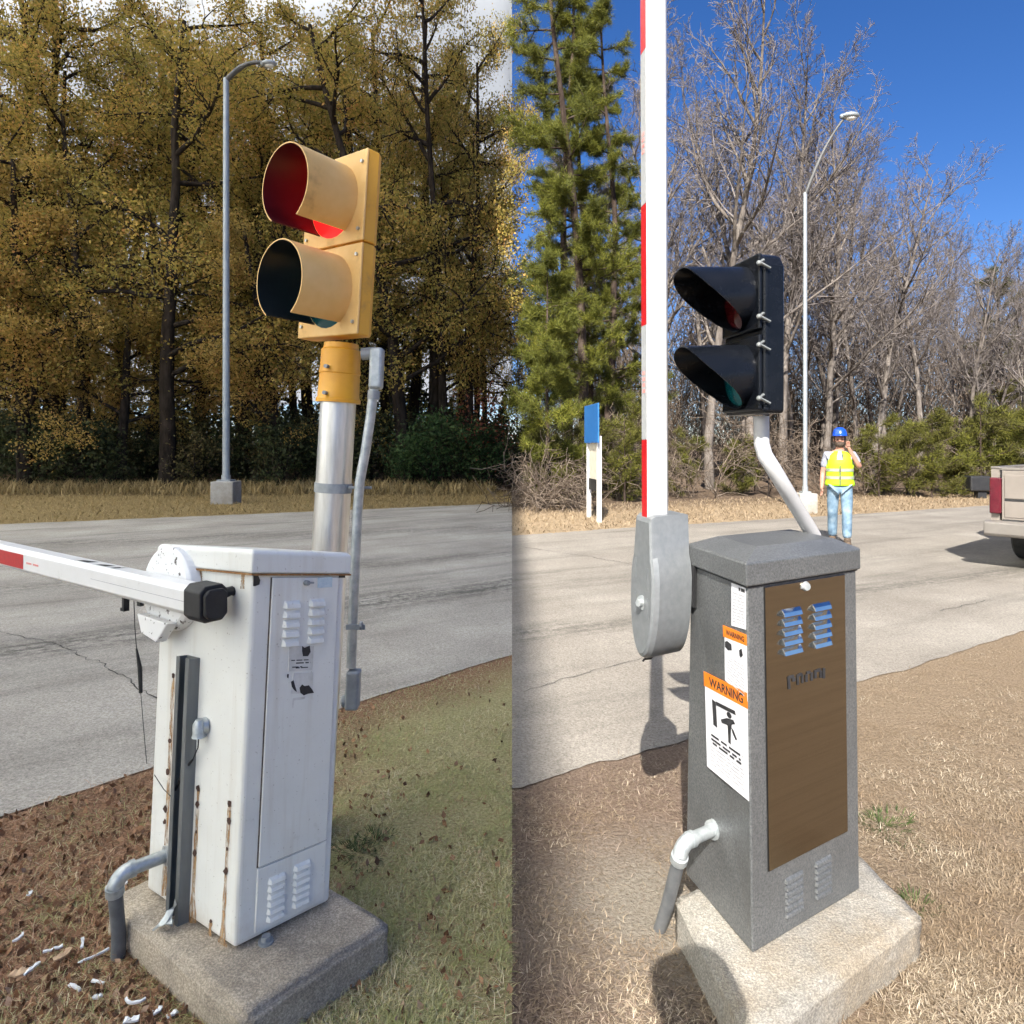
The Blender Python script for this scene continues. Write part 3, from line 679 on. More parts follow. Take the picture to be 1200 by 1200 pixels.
for i, (px, Y, k, s, z) in enumerate([(60,31,0,1.15,1.25),(175,33,3,1.2,1.35),(285,31,1,1.15,1.2),(365,33,3,1.2,1.4),(430,31,0,1.15,1.35),(478,34,1,1.15,1.45),(-20,33,3,1.2,1.3),(450,38,0,1.2,1.4),
                                         (525,26.5,1,.78,1.2),(552,28,0,.70,1.15),(556,32,3,.66,1.05),(540,36,1,.85,1.35),(568,38,0,.66,1.1),(35,30,0,1.25,1.5),(75,32,3,1.3,1.7),(130,34,1,1.35,1.75),(505,31,0,1.0,1.45),(235,33,0,1.2,1.36),(325,36,1,1.25,1.45)]):
    plant('oak_tree', oaks[k], px, Y, s, i*1.3, 'autumn tree standing deeper in the wood behind the front row of oaks', 'tree', FW, z)
dk = [proto_shrub(0, M['dark_green'], 9, .042, .2), proto_shrub(1, M['olive_brown'], 7, .042, .22), proto_shrub(2, M['mid_green'], 10, .042, .18)]
for i in range(44):
    px = -60+650*(i+rr.random())/44; Y = rr.uniform(23.3, 30)
    px = min(px, 600-F*1.4/Y)
    k = (i*7) % 5 in (1, 3)
    plant('understory_shrub', dk[1 if k else 0], px, Y, rr.uniform(.6, 1.7), rr.uniform(0, 6.3), 'olive brown shrub in the shade below the autumn trees' if k else 'dark green shrub in the shade below the autumn trees', 'shrub', 'olive brown undergrowth of the left wood' if k else 'dark green undergrowth of the left wood')
for px, Y, s, lab in [(502, 23.2, 1.35, 'bright green young evergreen right of the yellow signal pole'), (470, 23.6, 1.0, 'small green evergreen just right of the yellow signal pole'), (567, 23.5, 1.1, 'green evergreen bush at the right end of the autumn wood')]:
    plant('evergreen_shrub', dk[2], px, Y, s, rr.uniform(0, 6), lab, 'shrub')
for px, Y, s in ((585, 25.0, 1.2), (592, 28.0, 1.5), (578, 31.0, 1.7)):
    plant('understory_shrub', dk[0], px, Y, s, px, 'dark green shrub in the shade below the autumn trees', 'shrub', 'dark green undergrowth of the left wood')
redp = proto_shrub(5, M['red_leaf'], 3, .06, .2, H=3.0)
plant('red_leaved_sapling', redp, 561, 24.0, .9, 1.0, 'sapling with dark red leaves at the right end of the autumn wood', 'sapling')

# ---- right wood
bares = [proto_bare(i) for i in range(3)]+[proto_bare(3, H=11, r=.13, kids=[16, 9, 5, 3])]
for px, Y, k, s, rz, lab in [
    (768, 25.0, 0, 1.12, .3, 'bare grey tree right behind the upright white boom'),
    (832, 24.0, 1, 1.18, 1.7, 'tall bare tree behind the black signal visors'),
    (880, 26.0, 2, 1.2, 3.9, 'large bare tree with forked trunk behind the black signal'),
    (918, 25.0, 0, 1.1, 5.0, 'bare tree with leaning limbs just left of the right lamp post'),
    (968, 27.0, 1, 1.0, .9, 'bare tree just right of the right lamp post'),
    (1022, 27.0, 2, .92, 2.2, 'bare tree above and right of the worker'),
    (1078, 27.5, 3, 1.02, 4.4, 'medium bare tree left of the olive pine above the truck'),
    (1138, 28.0, 3, .86, 1.1, 'low bare tree behind the truck mirror'),
    (1196, 27.0, 3, .8, 2.8, 'low bare tree at the right picture edge'),
    (722, 26.0, 3, 1.1, 5.5, 'slender bare tree between the pines and the white boom'),
]:
    plant('bare_tree', bares[k], px, Y, s, rz, lab, 'tree', 'bare trees at the front of the right wood')
for i in range(26):
    px = rr.uniform(690, 1240); Y = rr.uniform(30, 46)
    hmax = np.interp(px, [690, 950, 1080, 1240], [1.15, 1.15, .85, .75])
    plant('bare_tree', bares[i % 4], px, Y, hmax*rr.uniform(.75, 1.0)*Y/34, rr.uniform(0, 6.3), 'bare tree standing deeper in the wood behind the front bare trees', 'tree', 'bare trees deeper in the right wood')
pines = [proto_pine(0), proto_pine(1), proto_pine(2, M['pine_dull'], H=10, kids=[26, 6], len=[.2, .42])]
for px, Y, k, s, rz, lab in [
    (684, 20.5, 0, 1.0, .4, 'tall pine nearest the left, with bright yellow green boughs'),
    (666, 25.0, 1, 1.08, 2.0, 'tall pine with straight dark trunk at the left end of the right wood'),
    (708, 24.0, 1, .95, 4.0, 'slender dark trunked pine just left of the white boom'),
    (690, 29.0, 0, 1.05, 1.0, 'tall pine behind the two front pines'),
    (1180, 33.0, 2, 1.0, 3.0, 'olive green pine above the truck'),
    (1226, 34.0, 2, 1.0, 1.0, 'olive green pine at the right picture edge'),
]:
    plant('pine_tree', pines[k], px, Y, s, rz, lab, 'tree')
np_ = proto_pine(9, M['pine_green'], 34, .17, H=6.4, r=.07, kids=[34, 7], n=[8, 5, 3], len=[.21, .45], **{'from': [.18, .25]})
plant('pine_tree', np_, 643, 17.6, 1.0, .8, 'short bright yellow green pine in front of the tall pines left of the white boom', 'tree')
yp = [proto_pine(5, M['pine_dull'], 16, .13, H=2.4, r=.035, kids=[17, 5], n=[6, 4, 3], len=[.38, .45], **{'from': [.05, .2]}), proto_pine(6, M['pine_dull'], 16, .13, H=2.0, r=.03, kids=[17, 5], n=[6, 4, 3], len=[.42, .45], **{'from': [.05, .2]})]
for i, (px, Y, s) in enumerate([(732, 18.5, 1.0), (720, 20, 1.15), (805, 21, .8), (870, 21.5, .9), (1030, 20.5, .95), (1062, 21.0, 1.1), (1092, 20.2, 1.0), (1120, 21.5, 1.25), (1150, 20.8, 1.2), (1185, 21.5, 1.35), (1015, 22.5, .8), (640, 18.0, .95), (668, 20.0, 1.1), (1215, 20.5, 1.2)]):
    plant('young_pine', yp[i % 2], px, Y, s, rr.uniform(0, 6), 'low yellow green young pine along the foot of the right wood', 'shrub', 'young pines along the right wood')
br = [proto_brush(i) for i in range(3)]
for i in range(34):
    px = 612+600*(i+rr.random())/34; Y = 17.0+.42*(px-600)/F*17+rr.uniform(.2, 5)
    plant('brush_shrub', br[i % 3], px, Y, rr.uniform(.8, 1.35), rr.uniform(0, 6.3), 'leafless brown brush along the foot of the right wood', 'shrub', 'leafless brush along the right wood')
bp = proto_brush(7, H=.9, kids=[34, 9], wob=[.3, .3, .3], ang=[75, 60], len=[1.5, .6])
props(plant('brush_pile', bp, 632, 16.4, 1.15, 1.2, 'low heap of grey cut branches at the left foot of the pines', 'brush pile'))
bp2 = proto_brush(8, H=.8, kids=[30, 8], wob=[.3, .3, .3], ang=[75, 60], len=[1.5, .6])
props(plant('brush_pile', bp2, 664, 16.9, 1.0, 3.0, 'smaller heap of grey cut branches beside the blue sign', 'brush pile'))

# ---- far woods that read as one mass
def far_woods(name, x0, x1, y0, y1, h, n, size, mat, label, seed, twig=False):
    r = np.random.default_rng(seed); x = r.uniform(x0, x1, n); y = r.uniform(y0, y1, n)
    top = h*(.7+.3*np.sin(x*.55)+.18*np.sin(x*1.7+1)); z = top*r.random(n)**.9
    c = np.stack([x, y, z], 1)
    if twig:
        d = r.normal(size=(n, 3))*np.array([[.5, .5, .5]])+np.array([[0, 0, .8]]); d /= np.linalg.norm(d, axis=1, keepdims=True)
        L = r.uniform(.5, 1.6, n)[:, None]
        segs = [(Vector(a), Vector(b), .022, .010, 0) for a, b in zip(c, c+d*L)]
        v, q = seg_mesh(segs, 3)
    else: v, q = leaf_quads(c, size, seed+1)
    props(link_mesh(name, fast_mesh(name, v, q, [mat])), label, 'woods', kind='stuff')
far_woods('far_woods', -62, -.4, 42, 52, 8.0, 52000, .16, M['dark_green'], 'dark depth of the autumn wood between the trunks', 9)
far_woods('far_woods', .3, 75, 40, 54, 12, 80000, .1, M['twig_brown'], 'brown tangle of far bare twigs between the bare trunks', 10, True)

# ------------------------------------------------------------------ helpers for the two gates
def roughen(o, cuts, amp, seed):
    me = o.data; bm = bmesh.new(); bm.from_mesh(me)
    bmesh.ops.bevel(bm, geom=bm.edges[:], offset=.014, segments=2, affect='EDGES')
    bmesh.ops.subdivide_edges(bm, edges=[e for e in bm.edges if e.calc_length() > .05], cuts=cuts, use_grid_fill=True)
    from mathutils import noise as mn
    for v in bm.verts:
        p = v.co*9+Vector((seed, seed, 0)); v.co += Vector((mn.noise(p), mn.noise(p+Vector((7,0,0))), mn.noise(p+Vector((0,9,0)))))*amp
        p = v.co*38; v.co += Vector((mn.noise(p), mn.noise(p+Vector((3,0,0))), .6*mn.noise(p+Vector((0,4,0)))))*amp*.5
    bm.to_mesh(me); bm.free()
    me.polygons.foreach_set('use_smooth', [True]*len(me.polygons))
def pad(name, Fp, Rp, Lp, zt, mat, label, seed):
    Bp = Rp+Lp-Fp; mb = MB(); c = [Fp, Rp, Bp, Lp]
    vs = [Vector((p.x, p.y, -.15)) for p in c]+[Vector((p.x, p.y, zt)) for p in c]
    mb.add(vs, [(3,2,1,0),(4,5,6,7),(0,1,5,4),(1,2,6,5),(2,3,7,6),(3,0,4,7)])
    o = mb.build(name, mat); roughen(o, 22, .006, seed); props(o, label, 'concrete pad')
    PADS.append([(p.x, p.y) for p in c])
    # move origin to the base
    off = Vector((sum(p.x for p in c)/4, sum(p.y for p in c)/4, 0))
    o.data.transform(Matrix.Translation(-off)); o.location = off
pad('concrete_pad', G(288,1196,.12), G(459,1080,.12), G(125,1050,.12), .12, M['concrete_old'], 'weathered brown concrete pad under the white gate cabinet', 1)
pad('concrete_pad', G(884,1223,.13), G(1082,1072,.13), G(790,1050,.13), .13, M['concrete_pale'], 'pale concrete pad under the grey gate cabinet', 5)

def decal(mb, fr, axis, val, pts, m=0):
    vs = []
    for px, py in pts:
        a = fr.on(axis, val, px, py)
        vs.append(fr(val, *a) if axis == 'u' else fr(a[0], val, a[1]) if axis == 'v' else fr(a[0], a[1], val))
    mb.add(vs, [tuple(range(len(vs)))], m)
def plaque(mb, fr, axis, val, pts, th, m=0):
    """thin solid plate: the seen outline at val, closed back to the face"""
    k = len(pts); A = []; B = []
    for px, py in pts:
        a = fr.on(axis, val, px, py)
        mk = (lambda t: fr(t, *a)) if axis == 'u' else (lambda t: fr(a[0], t, a[1]))
        A.append(mk(val)); B.append(mk(val+th))
    mb.add(A+B, [tuple(range(k)), tuple(range(2*k-1, k-1, -1))]+[(i, (i+1) % k, k+(i+1) % k, k+i) for i in range(k)], m)
def quad_lerp(q, s, t):
    (x0,y0),(x1,y1),(x2,y2),(x3,y3) = q     # TL TR BR BL
    return (x0*(1-s)*(1-t)+x1*s*(1-t)+x2*s*t+x3*(1-s)*t, y0*(1-s)*(1-t)+y1*s*(1-t)+y2*s*t+y3*(1-s)*t)
def louvres(fr, q, n, proud, v0, mat, parent, open_=.80):
    """n pressed louvres inside the seen quad q (TL, TR, BR, BL) of the door face"""
    mb = MB(); c = [fr.on('v', v0, *p) for p in q]
    u0 = (c[0][0]+c[3][0])/2; u1 = (c[1][0]+c[2][0])/2; wt = (c[0][1]+c[1][1])/2; wb = (c[2][1]+c[3][1])/2; h = (wt-wb)/n; e = .012
    for i in range(n):
        a = wt-i*h; b = a-h*open_; m_ = a-h*open_*.45
        vs = [fr(u0+.004,v0+.001,a),fr(u1-.004,v0+.001,a),fr(u0,v0+.001,b),fr(u1,v0+.001,b),fr(u0+e*.6,v0-proud*.75,m_),fr(u1-e*.6,v0-proud*.75,m_),fr(u0+e*.5,v0-proud,b),fr(u1-e*.5,v0-proud,b)]
        mb.add(vs, [(0,1,5,4),(4,5,7,6),(0,4,6,2),(1,3,7,5),(2,6,7,3)])
    return mb.build('louvre_vent', mat, parent)
def strips(mb, fr, axis, val, q, rows, m, seed, gaps=True, hgt=.5):
    """rows of small print: short ink strips of uneven length"""
    r = random.Random(seed)
    for t0, t1, s0, s1, words in rows:
        s = s0
        while s < s1-.02:
            L = min(s1, s+r.uniform(.5, 1.5)*(s1-s0)/words); g = .25*(s1-s0)/words
            decal(mb, fr, axis, val, [quad_lerp(q, s, t0), quad_lerp(q, L-g*.5, t0), quad_lerp(q, L-g*.5, t1), quad_lerp(q, s, t1)], m); s = L+g*.3
def put_text(mb, body, fr, axis, val, q, m):
    vs, fs = text_geo(body); out = []
    for s, t in vs:
        a = fr.on(axis, val, *quad_lerp(q, s, 1-t)); out.append(fr(val, *a) if axis == 'u' else fr(a[0], val, a[1]))
    mb.add(out, fs, m)

# ================================================================== WHITE GATE (left)
zp = .12
Fb = G(274.7,1117,zp); Rb = G(386.7,1060,zp); Lb = G(171.5,1046,zp)
def up(b, px, py): return P(px, py, b.y)
W = Cab(Fb, Rb, Lb, up(Fb,296.5,671), up(Rb,404.5,671.5), up(Lb,190,661))
H = W.H; U = W.U; V = W.V
root = thing('barrier_gate', W(U/2, V/2, 0), 'weathered white barrier gate with rust streaks and its red banded boom lowered to the left', 'barrier gate')
mb = MB(); mb.box(W, 0, U, 0, V, .012, H); body = mb.build('cabinet', M['white_paint'], root, bevel=.012, seg=3)
mb = MB(); mb.box(W, .02, U-.02, .02, V-.02, .001, .014); mb.build('base_frame', M['seam'], root)
# lid
LH = .058; o_ = .012
mb = MB(); lo = [(-o_,-o_),(U+o_,-o_),(U+o_,V+o_),(-o_,V+o_)]
vs = [W(a,b,H-.002) for a, b in lo]+[W(a,b,H+LH) for a, b in lo]+[W(a*.96+.02*U, b*.96+.02*V, H+LH+.010) for a, b in lo]
mb.add(vs, [(3,2,1,0),(8,9,10,11)]+[(i,(i+1)%4,4+(i+1)%4,4+i) for i in range(4)]+[(4+i,4+(i+1)%4,8+(i+1)%4,8+i) for i in range(4)])
mb.build('lid', M['white_paint'], root, bevel=.006)
mb = MB(); mb.box(W, -.0125, U+.0125, -.0125, V+.0125, H-.008, H-.0025); mb.build('lid_gasket', M['rust'], root)
# door and lower panel
a = W.on('v', 0, 320, 676); b = W.on('v', 0, 396, 676); c = W.on('v', 0, 300, 1016); d = W.on('v', 0, 381, 984)
u0, u1 = (a[0]+c[0])/2, (b[0]+d[0])/2; w1 = H-.014; w0 = (c[1]+d[1])/2
mb = MB(); mb.box(W, u0-.003, u1+.003, -.0015, .002, w0-.003, w1); mb.build('door_gap_shade', M['seam'], root)  # dark sheet stands in for the shade in the gap around the door
mb = MB(); mb.box(W, u0, u1, -.0065, -.0016, w0, w1); door = mb.build('door', M['white_paint'], root, bevel=.002)
mb = MB(); mb.box(W, u0-.001, u1+.001, -.0050, .002, .03, w0-.006); mb.build('lower_panel', M['white_paint'], root, bevel=.002)
louvres(W, [(332,704),(352,703),(350,758),(329,760)], 5, .013, -.0065, M['white_paint'], door)
louvres(W, [(362,702),(381,701),(379,754),(359,756)], 5, .013, -.0065, M['white_paint'], door)
louvres(W, [(314,1030),(335,1020),(333,1072),(311,1083)], 6, .012, -.005, M['white_paint'], root)
louvres(W, [(344,1014),(364,1006),(362,1056),(341,1066)], 6, .012, -.005, M['white_paint'], root)
mb = MB(); plaque(mb, W, 'v', -.0078, [(339,757),(368,757),(366,785),(338,787)], .0015, 0)
strips(mb, W, 'v', -.0083, [(339,757),(368,757),(366,785),(338,787)], [(.55,.59,.1,.9,3),(.66,.71,.3,.95,2),(.82,.86,.15,.6,2),(.86,.90,.3,.85,2)], 1, 3)
decal(mb, W, 'v', -.0084, [(354,757),(357,759),(363,756.5),(364,764),(361,769),(355,769),(354,763)], 1)
mb.build('notice_sticker', [M['paper_old'], M['ink']], door)
mb = MB(); plaque(mb, W, 'v', -.0078, [(344,789),(367,788),(366,812),(341,813)], .0015, 0)
for pl in ([(341,799),(344,797),(346,804),(348,811),(345,809),(342,805)], [(351,806),(354,802),(357,804),(362,803),(366,808),(368,812),(361,813),(356,815),(352,812)], [(336.5,790),(338.5,790),(338,795),(336.5,794)]):
    decal(mb, W, 'v', -.0084, pl, 1)
decal(mb, W, 'v', -.0072, [(344,818),(358,816),(357,819),(345,821)], 2); decal(mb, W, 'v', -.0072, [(343,818),(345,818),(344,830),(342,830)], 2)
mb.build('torn_sticker', [M['paper_old'], M['ink'], M['paper_old']], door)
mb = MB(); plaque(mb, W, 'v', -.0078, [(372.5,677),(389.5,676),(389,688),(372.5,689)], .0015)
mb.build('data_sticker', M['sticker_blue'], door)
k = W.on('v', -.0065, 358, 683); mb = MB(); mb.tube([W(k[0],-.006,k[1]), W(k[0],-.02,k[1])], .008, 12); mb.box(W, k[0]-.004, k[0]+.018, -.022, -.018, k[1]-.002, k[1]+.004)
mb.build('lock', M['galv_dull'], door, smooth=True)
# black clips at the lid corners
mb = MB()
for pl in ([(302,667),(309,667),(309,670),(303,671),(303,675),(305,680),(304,685),(299,687),(297.5,687),(298,667)],): plaque(mb, W, 'v', -.004, pl, .004)
plaque(mb, W, 'v', -.004, [(397.5,669),(404.5,668),(404.5,677),(398,677)], .004)
mb.build('lid_clip', M['black_matte'], root)
# rust: runs below each chipped fixing on the side face
def rust(chain, spots, foot):
    mb = MB(); L = []; R = []
    r = random.Random(int(chain[0][0]))
    n = 16
    for i in range(n+1):
        t = i/n; x = chain[0][0]+(chain[1][0]-chain[0][0])*t; y = chain[0][1]+(chain[1][1]-chain[0][1])*t
        wd = (1.5+.9*r.random())*(1 if t < .75 else 1+foot*(t-.75)*4); L.append((x-wd, y)); R.append((x+wd, y))
    for i in range(n): decal(mb, W, 'u', -.0012, [L[i], R[i], R[i+1], L[i+1]], 0)
    for (x, y, s) in spots:
        decal(mb, W, 'u', -.0018, [(x+s*math.cos(k*math.pi/4)*r.uniform(.6, 1.2), y+s*1.7*math.sin(k*math.pi/4)*r.uniform(.7, 1.2)) for k in range(8)], 1)
    mb.build('rust_streak', [M['rust_run'], M['rust_dark']], root)
rust([(232.5,924),(224.5,1082)], [(232,924,2.8),(231,943,2.6),(230,975,1.4),(228,1000,2.8)], 1.6)
rust([(269,942),(260,1110)], [(269,942,2.8),(268,962,2.6),(266,995,1.5),(264.5,1021,3.0)], 1.6)
rust([(203,792),(192,1050)], [(203,792,2.2),(199,868,2.2),(196.5,905,2.4),(193.5,948,2.6),(193,963,2)], .5)
rust([(235.5,668),(235,683)], [(236,648,2.4),(236,664,2.4)], .2)
rust([(247,1080),(244.5,1098)], [(247,1080,1.6)], .8)
rust([(285,668),(284,690)], [(285,669,1.8)], .3)
rust([(212,1060),(209,1086)], [(212,1060,1.6)], .8)
rust([(217,905),(216,940)], [(217,940,1.8)], .2)
# hub disc on the side face, pivot arm plate
hv, hw = W.on('u', -.03, 197, 690)
mb = MB(); n = 40; rad = .137
ring = lambda u, r: [W(u, hv+r*math.cos(2*math.pi*k/n), hw+r*math.sin(2*math.pi*k/n)) for k in range(n)]
A, B, C_ = ring(-.002, rad), ring(-.034, rad), ring(-.042, rad-.012)
mb.add(A+B+C_, [tuple(range(n))[::-1], tuple(range(2*n, 3*n))]+[(j*n+k, j*n+(k+1)%n, (j+1)*n+(k+1)%n, (j+1)*n+k) for j in range(2) for k in range(n)])
def chipped(name):
    m, nt, bs = new_mat(name); v = coords(nt)
    f = nd(nt, 'ShaderNodeMapRange', {'Value': noise(nt, v, 55, 3, .6), 'From Min': .62, 'From Max': .66}).outputs[0]
    nt.links.new(mixc(nt, f, (.78,.78,.77), (.09,.075,.065)), bs.inputs['Base Color']); bs.inputs['Roughness'].default_value = .5; return m
M['chipped_white'] = chipped('chipped_white')
mb.build('hub', M['chipped_white'], root, bevel=.003)
# boom: near end at the front of the side face, running away to the left
s0 = W.on('u', -.085, 246, 706); S0 = W(-.085, *s0)
e_dir = (W(-.085, V, H*.9)-W(-.085, 0, H*.9)); e_dir.z = 0; e_dir.normalize()
q = (0-600)/F; t = (q*S0.y-S0.x)/(e_dir.x-q*e_dir.y); E0 = S0+e_dir*t
E0.z = HC-(647.5-HZ)/F*E0.y
bd = (E0-S0).normalized(); bs_ = bd.cross(Vector((0,0,1))).normalized()
if bs_.y > 0: bs_ = -bs_
bu = bs_.cross(bd); bu = -bu if bu.z < 0 else bu
BF = Fr(S0, bd, bs_, bu)                     # u along the boom, v towards the viewer's side, w up
hh, hwid, ch = .043, .036, .014
prof = [(-hwid+ch,-hh),(hwid-ch,-hh),(hwid,-hh+ch),(hwid,hh-ch),(hwid-ch,hh),(-hwid+ch,hh),(-hwid,hh-ch),(-hwid,-hh+ch)]
mb = MB(); mb.prism(BF, prof, 'u', .06, 3.4); boom = mb.build('boom', M['white_boom'], root, bevel=.002)
def along(px):   # distance along the boom seen at photo column px
    q = (px-600)/F; return (q*S0.y-S0.x)/(bd.x-q*bd.y)
L40 = along(40)
for k in range(4):
    a0 = L40+k*.82; mb = MB(); mb.box(BF, a0, a0+.41, hwid, hwid+.0012, -hh+ch+.002, hh-ch-.002); mb.box(BF, a0, a0+.41, -hwid-.0012, -hwid, -hh+ch+.002, hh-ch-.002)
    mb.build('red_band', M['tape_red'], boom)
mb = MB()
for a0, a1 in ((along(58), along(42)),): 
    a0, a1 = min(a0, a1), max(a0, a1)
    for j in range(2): mb.box(BF, a0+(a1-a0)*.5*j, a0+(a1-a0)*(.5*j+.38), hwid, hwid+.001, -.004, .003)
mb.build('tape_mark', M['tape_mark'], boom)
mb = MB(); mb.box(BF, .06, .62, hwid, hwid+.0008, -.001, .0005); mb.build('groove', M['ink_grey'], boom)
mb = MB()
for x0, x1, off in ((97,112,0), (119,133,.004), (136,144,-.010)):
    a0, a1 = along(x1), along(x0)
    mb.add([BF(a0, -.012+off, hh+.0008), BF(a0+.02, .016, hh+.0008), BF(a1, .019, hh+.0008), BF(a1-.01, .002+off, hh+.0008), BF((a0+a1)/2, -.004, hh+.0008)], [(0,1,2,3,4)])
mb.build('worn_lettering', M['ink'], boom)
cp = [(p[0]*1.22, p[1]*1.22) for p in prof]
mb = MB(); mb.prism(BF, cp, 'u', -.02, .062); mb.prism(BF, [(p[0]*.8, p[1]*.8) for p in cp], 'u', -.034, -.0199); mb.build('end_cap', M['black_matte'], boom, bevel=.004)
# black hold-down hook behind the cap, clamp plate below the boom
mb = MB(); c0 = BF(.02, -.05, .012); mb.tube([c0, c0+W(.03,0,0)-W(0,0,0)+Vector((0,0,.006)), c0+(W(.055,0,0)-W(0,0,0))+Vector((0,0,-.012)), c0+(W(.058,0,0)-W(0,0,0))+Vector((0,0,-.045))], [.017,.014,.008,.005], 8)
mb.build('hook', M['black_matte'], root, smooth=True)
mb = MB(); mb.prism(W, [(hv-.09, hw-.10), (hv+.09, hw-.085), (hv+.06, hw-.145), (hv-.03, hw-.165)], 'u', -.075, -.043); mb.build('clamp_plate', M['chipped_white'], root, bevel=.004)
mb = MB(); x = along(147); mb.box(BF, x-.006, x+.006, -.01, .008, -hh-.045, -hh+.001); mb.box(BF, x-.006, x+.016, -.01, .008, -hh-.05, -hh-.04)
x = along(165); mb.box(BF, x-.008, x+.012, -.006, .006, -hh-.02, -hh+.001); mb.build('boom_clip', M['black_matte'], boom)
wp = [P(157,703,2.30), P(158,735,2.30), P(160,760,2.30), P(164,783,2.30), P(165,812,2.30), P(168,850,2.30), P(172,895,2.30)]
mb = MB(); mb.tube(wp[2:5], [.003,.0075,.006], 6); mb.tube(wp[:3], .0014, 4); mb.tube(wp[4:], .0011, 4); mb.build('hanging_wire', M['rubber'], root, smooth=True)
# steel channel on the side
ct = W.on('u', -.02, 219.5, 770); cb = W.on('u', -.02, 206, 1086)
mb = MB()
def chan(du0, du1, dv0, dv1, m=0):
    vs = [W(u, cc[0]+dv, cc[1]) for cc in (cb, ct) for dv in (dv0, dv1) for u in (du0, du1)]
    mb.add(vs, [(0,2,3,1),(4,5,7,6),(0,1,5,4),(2,6,7,3),(0,4,6,2),(1,3,7,5)], m)
chan(-.004,-.0005,-.034,.034); chan(-.034,-.0041,-.034,-.030); chan(-.034,-.0041,.030,.034); chan(-.034,-.031,-.0299,-.016); chan(-.034,-.031,.016,.0299)
mb.build('steel_channel', M['channel'], root)
# small conduit fitting and its wire, elbow pipe
f0 = W.on('u', -.02, 233.5, 853); fp = W(-.02, *f0); ou = (W(-.05, 0, 0)-W(0, 0, 0)).normalized()
mb = MB(); mb.tube([W(0, f0[0], f0[1]+.004), W(-.014, f0[0], f0[1]+.004)], [.026,.023], 14); mb.tube([fp+Vector((0,0,-.026)), fp+Vector((0,0,-.018)), fp+Vector((0,0,.012)), fp+Vector((0,0,.026))], [.022,.019,.019,.011], 14)
mb.build('conduit_fitting', M['galv'], root, smooth=True)
wpts = [W(-.02, *W.on('u', -.02, *p)) for p in ((233,862),(232,876),(226,890),(216,902),(208,920),(202,935),(192,925),(181,908))]
mb = MB(); mb.tube(wpts[:3], .002, 5); mb.tube(wpts[2:6], [.003,.006,.005,.003], 6); mb.tube(wpts[5:], .0014, 5); mb.build('loose_wire', M['rubber'], root, smooth=True)
e0 = W.on('u', 0, 196, 1002); E = W(0, *e0)
def elbow(root, E, out, foot, r, m_pipe, m_fit):
    a = E+out*.02; b = E+out*.105; c = b+out*.035+Vector((0,0,-.03))
    mb = MB(); mb.tube([E-out*.01, E+out*.008], r*1.45, 16); mb.tube([E, a, b], r*.95, 16); mb.tube([b-out*.012, b+out*.004], r*1.22, 16)
    pts = [b+(out*math.sin(t)+Vector((0,0,-1))*(1-math.cos(t)))*.045 for t in np.linspace(0, R_(80), 7)]
    mb.tube(pts, r*1.12, 16); e = pts[-1]; dn = (foot-e).normalized()
    mb.tube([e-dn*.004, e+dn*.022], r*1.28, 16)
    mb.build('elbow_fitting', m_fit, root, smooth=True)
    mb = MB(); mid = e.lerp(foot, .6)+out*(-.006); mb.tube([e, mid, foot], r, 16); mb.build('conduit', m_pipe, root, smooth=True)
elbow(root, E, ou, G(138,1133,-.03), .021, M['pvc'], M['galv'])
mb = MB(); k = W.on('v', -.02, 311, 1112); mb.tube([W(k[0],-.02,-.004), W(k[0],-.02,.02)], .014, 6); mb.tube([W(k[0],-.02,-.004), W(k[0],-.02,.006)], .022, 12); mb.build('anchor_bolt', M['galv_dull'], root)

# ------------------------------------------------------------------ yellow signal (left)
c_ = Vector((.060, .0, 1)).normalized(); ang = R_(-75-54); a_ = Vector((math.cos(ang), math.sin(ang), 0)); a_ = (a_-c_*a_.dot(c_)).normalized(); b_ = c_.cross(a_)
if b_.x < 0: b_ = -b_
SO = P(389, 290, 2.76)
S_ = Fr(SO, a_, b_, c_)
pole_a = P(396.5, 470, 2.80); pd = Vector((.058, 0, 1)).normalized(); foot = pole_a-pd*(pole_a.z/pd.z)
root = thing('traffic_signal', foot, 'faded yellow two-lamp traffic signal with red lit on a leaning steel pole', 'traffic signal')
hwid, hh, dp = .195, .362, .085
mb = MB()
for s in (-1, 1):
    w0, w1 = (0.002, hh) if s > 0 else (-hh, -.002)
    lo = [(-dp, -hwid+.02), (-dp+.03, -hwid), (-.006, -hwid), (-.006, hwid), (-dp+.03, hwid), (-dp, hwid-.02)]
    mb.prism(S_, lo, 'w', w0, w1)
hous = mb.build('housing', M['yellow'], root, bevel=.008, seg=3)
mb = MB()
for s in (-1, 1):
    mb.box(S_, -.006, .004, -hwid-.003, hwid+.003, min(s*.004, s*(hh-.002)), max(s*.004, s*(hh-.002)))
mb.build('door_plate', M['yellow_faded'], root, bevel=.006)
mb = MB()
for w_ in (hh-.05, .05, -.05, -hh+.05):
    for v in (-hwid+.025, hwid-.025): mb.tube([S_(.003, v, w_), S_(.012, v, w_)], .007, 8)
mb.build('screw', M['galv'], root)
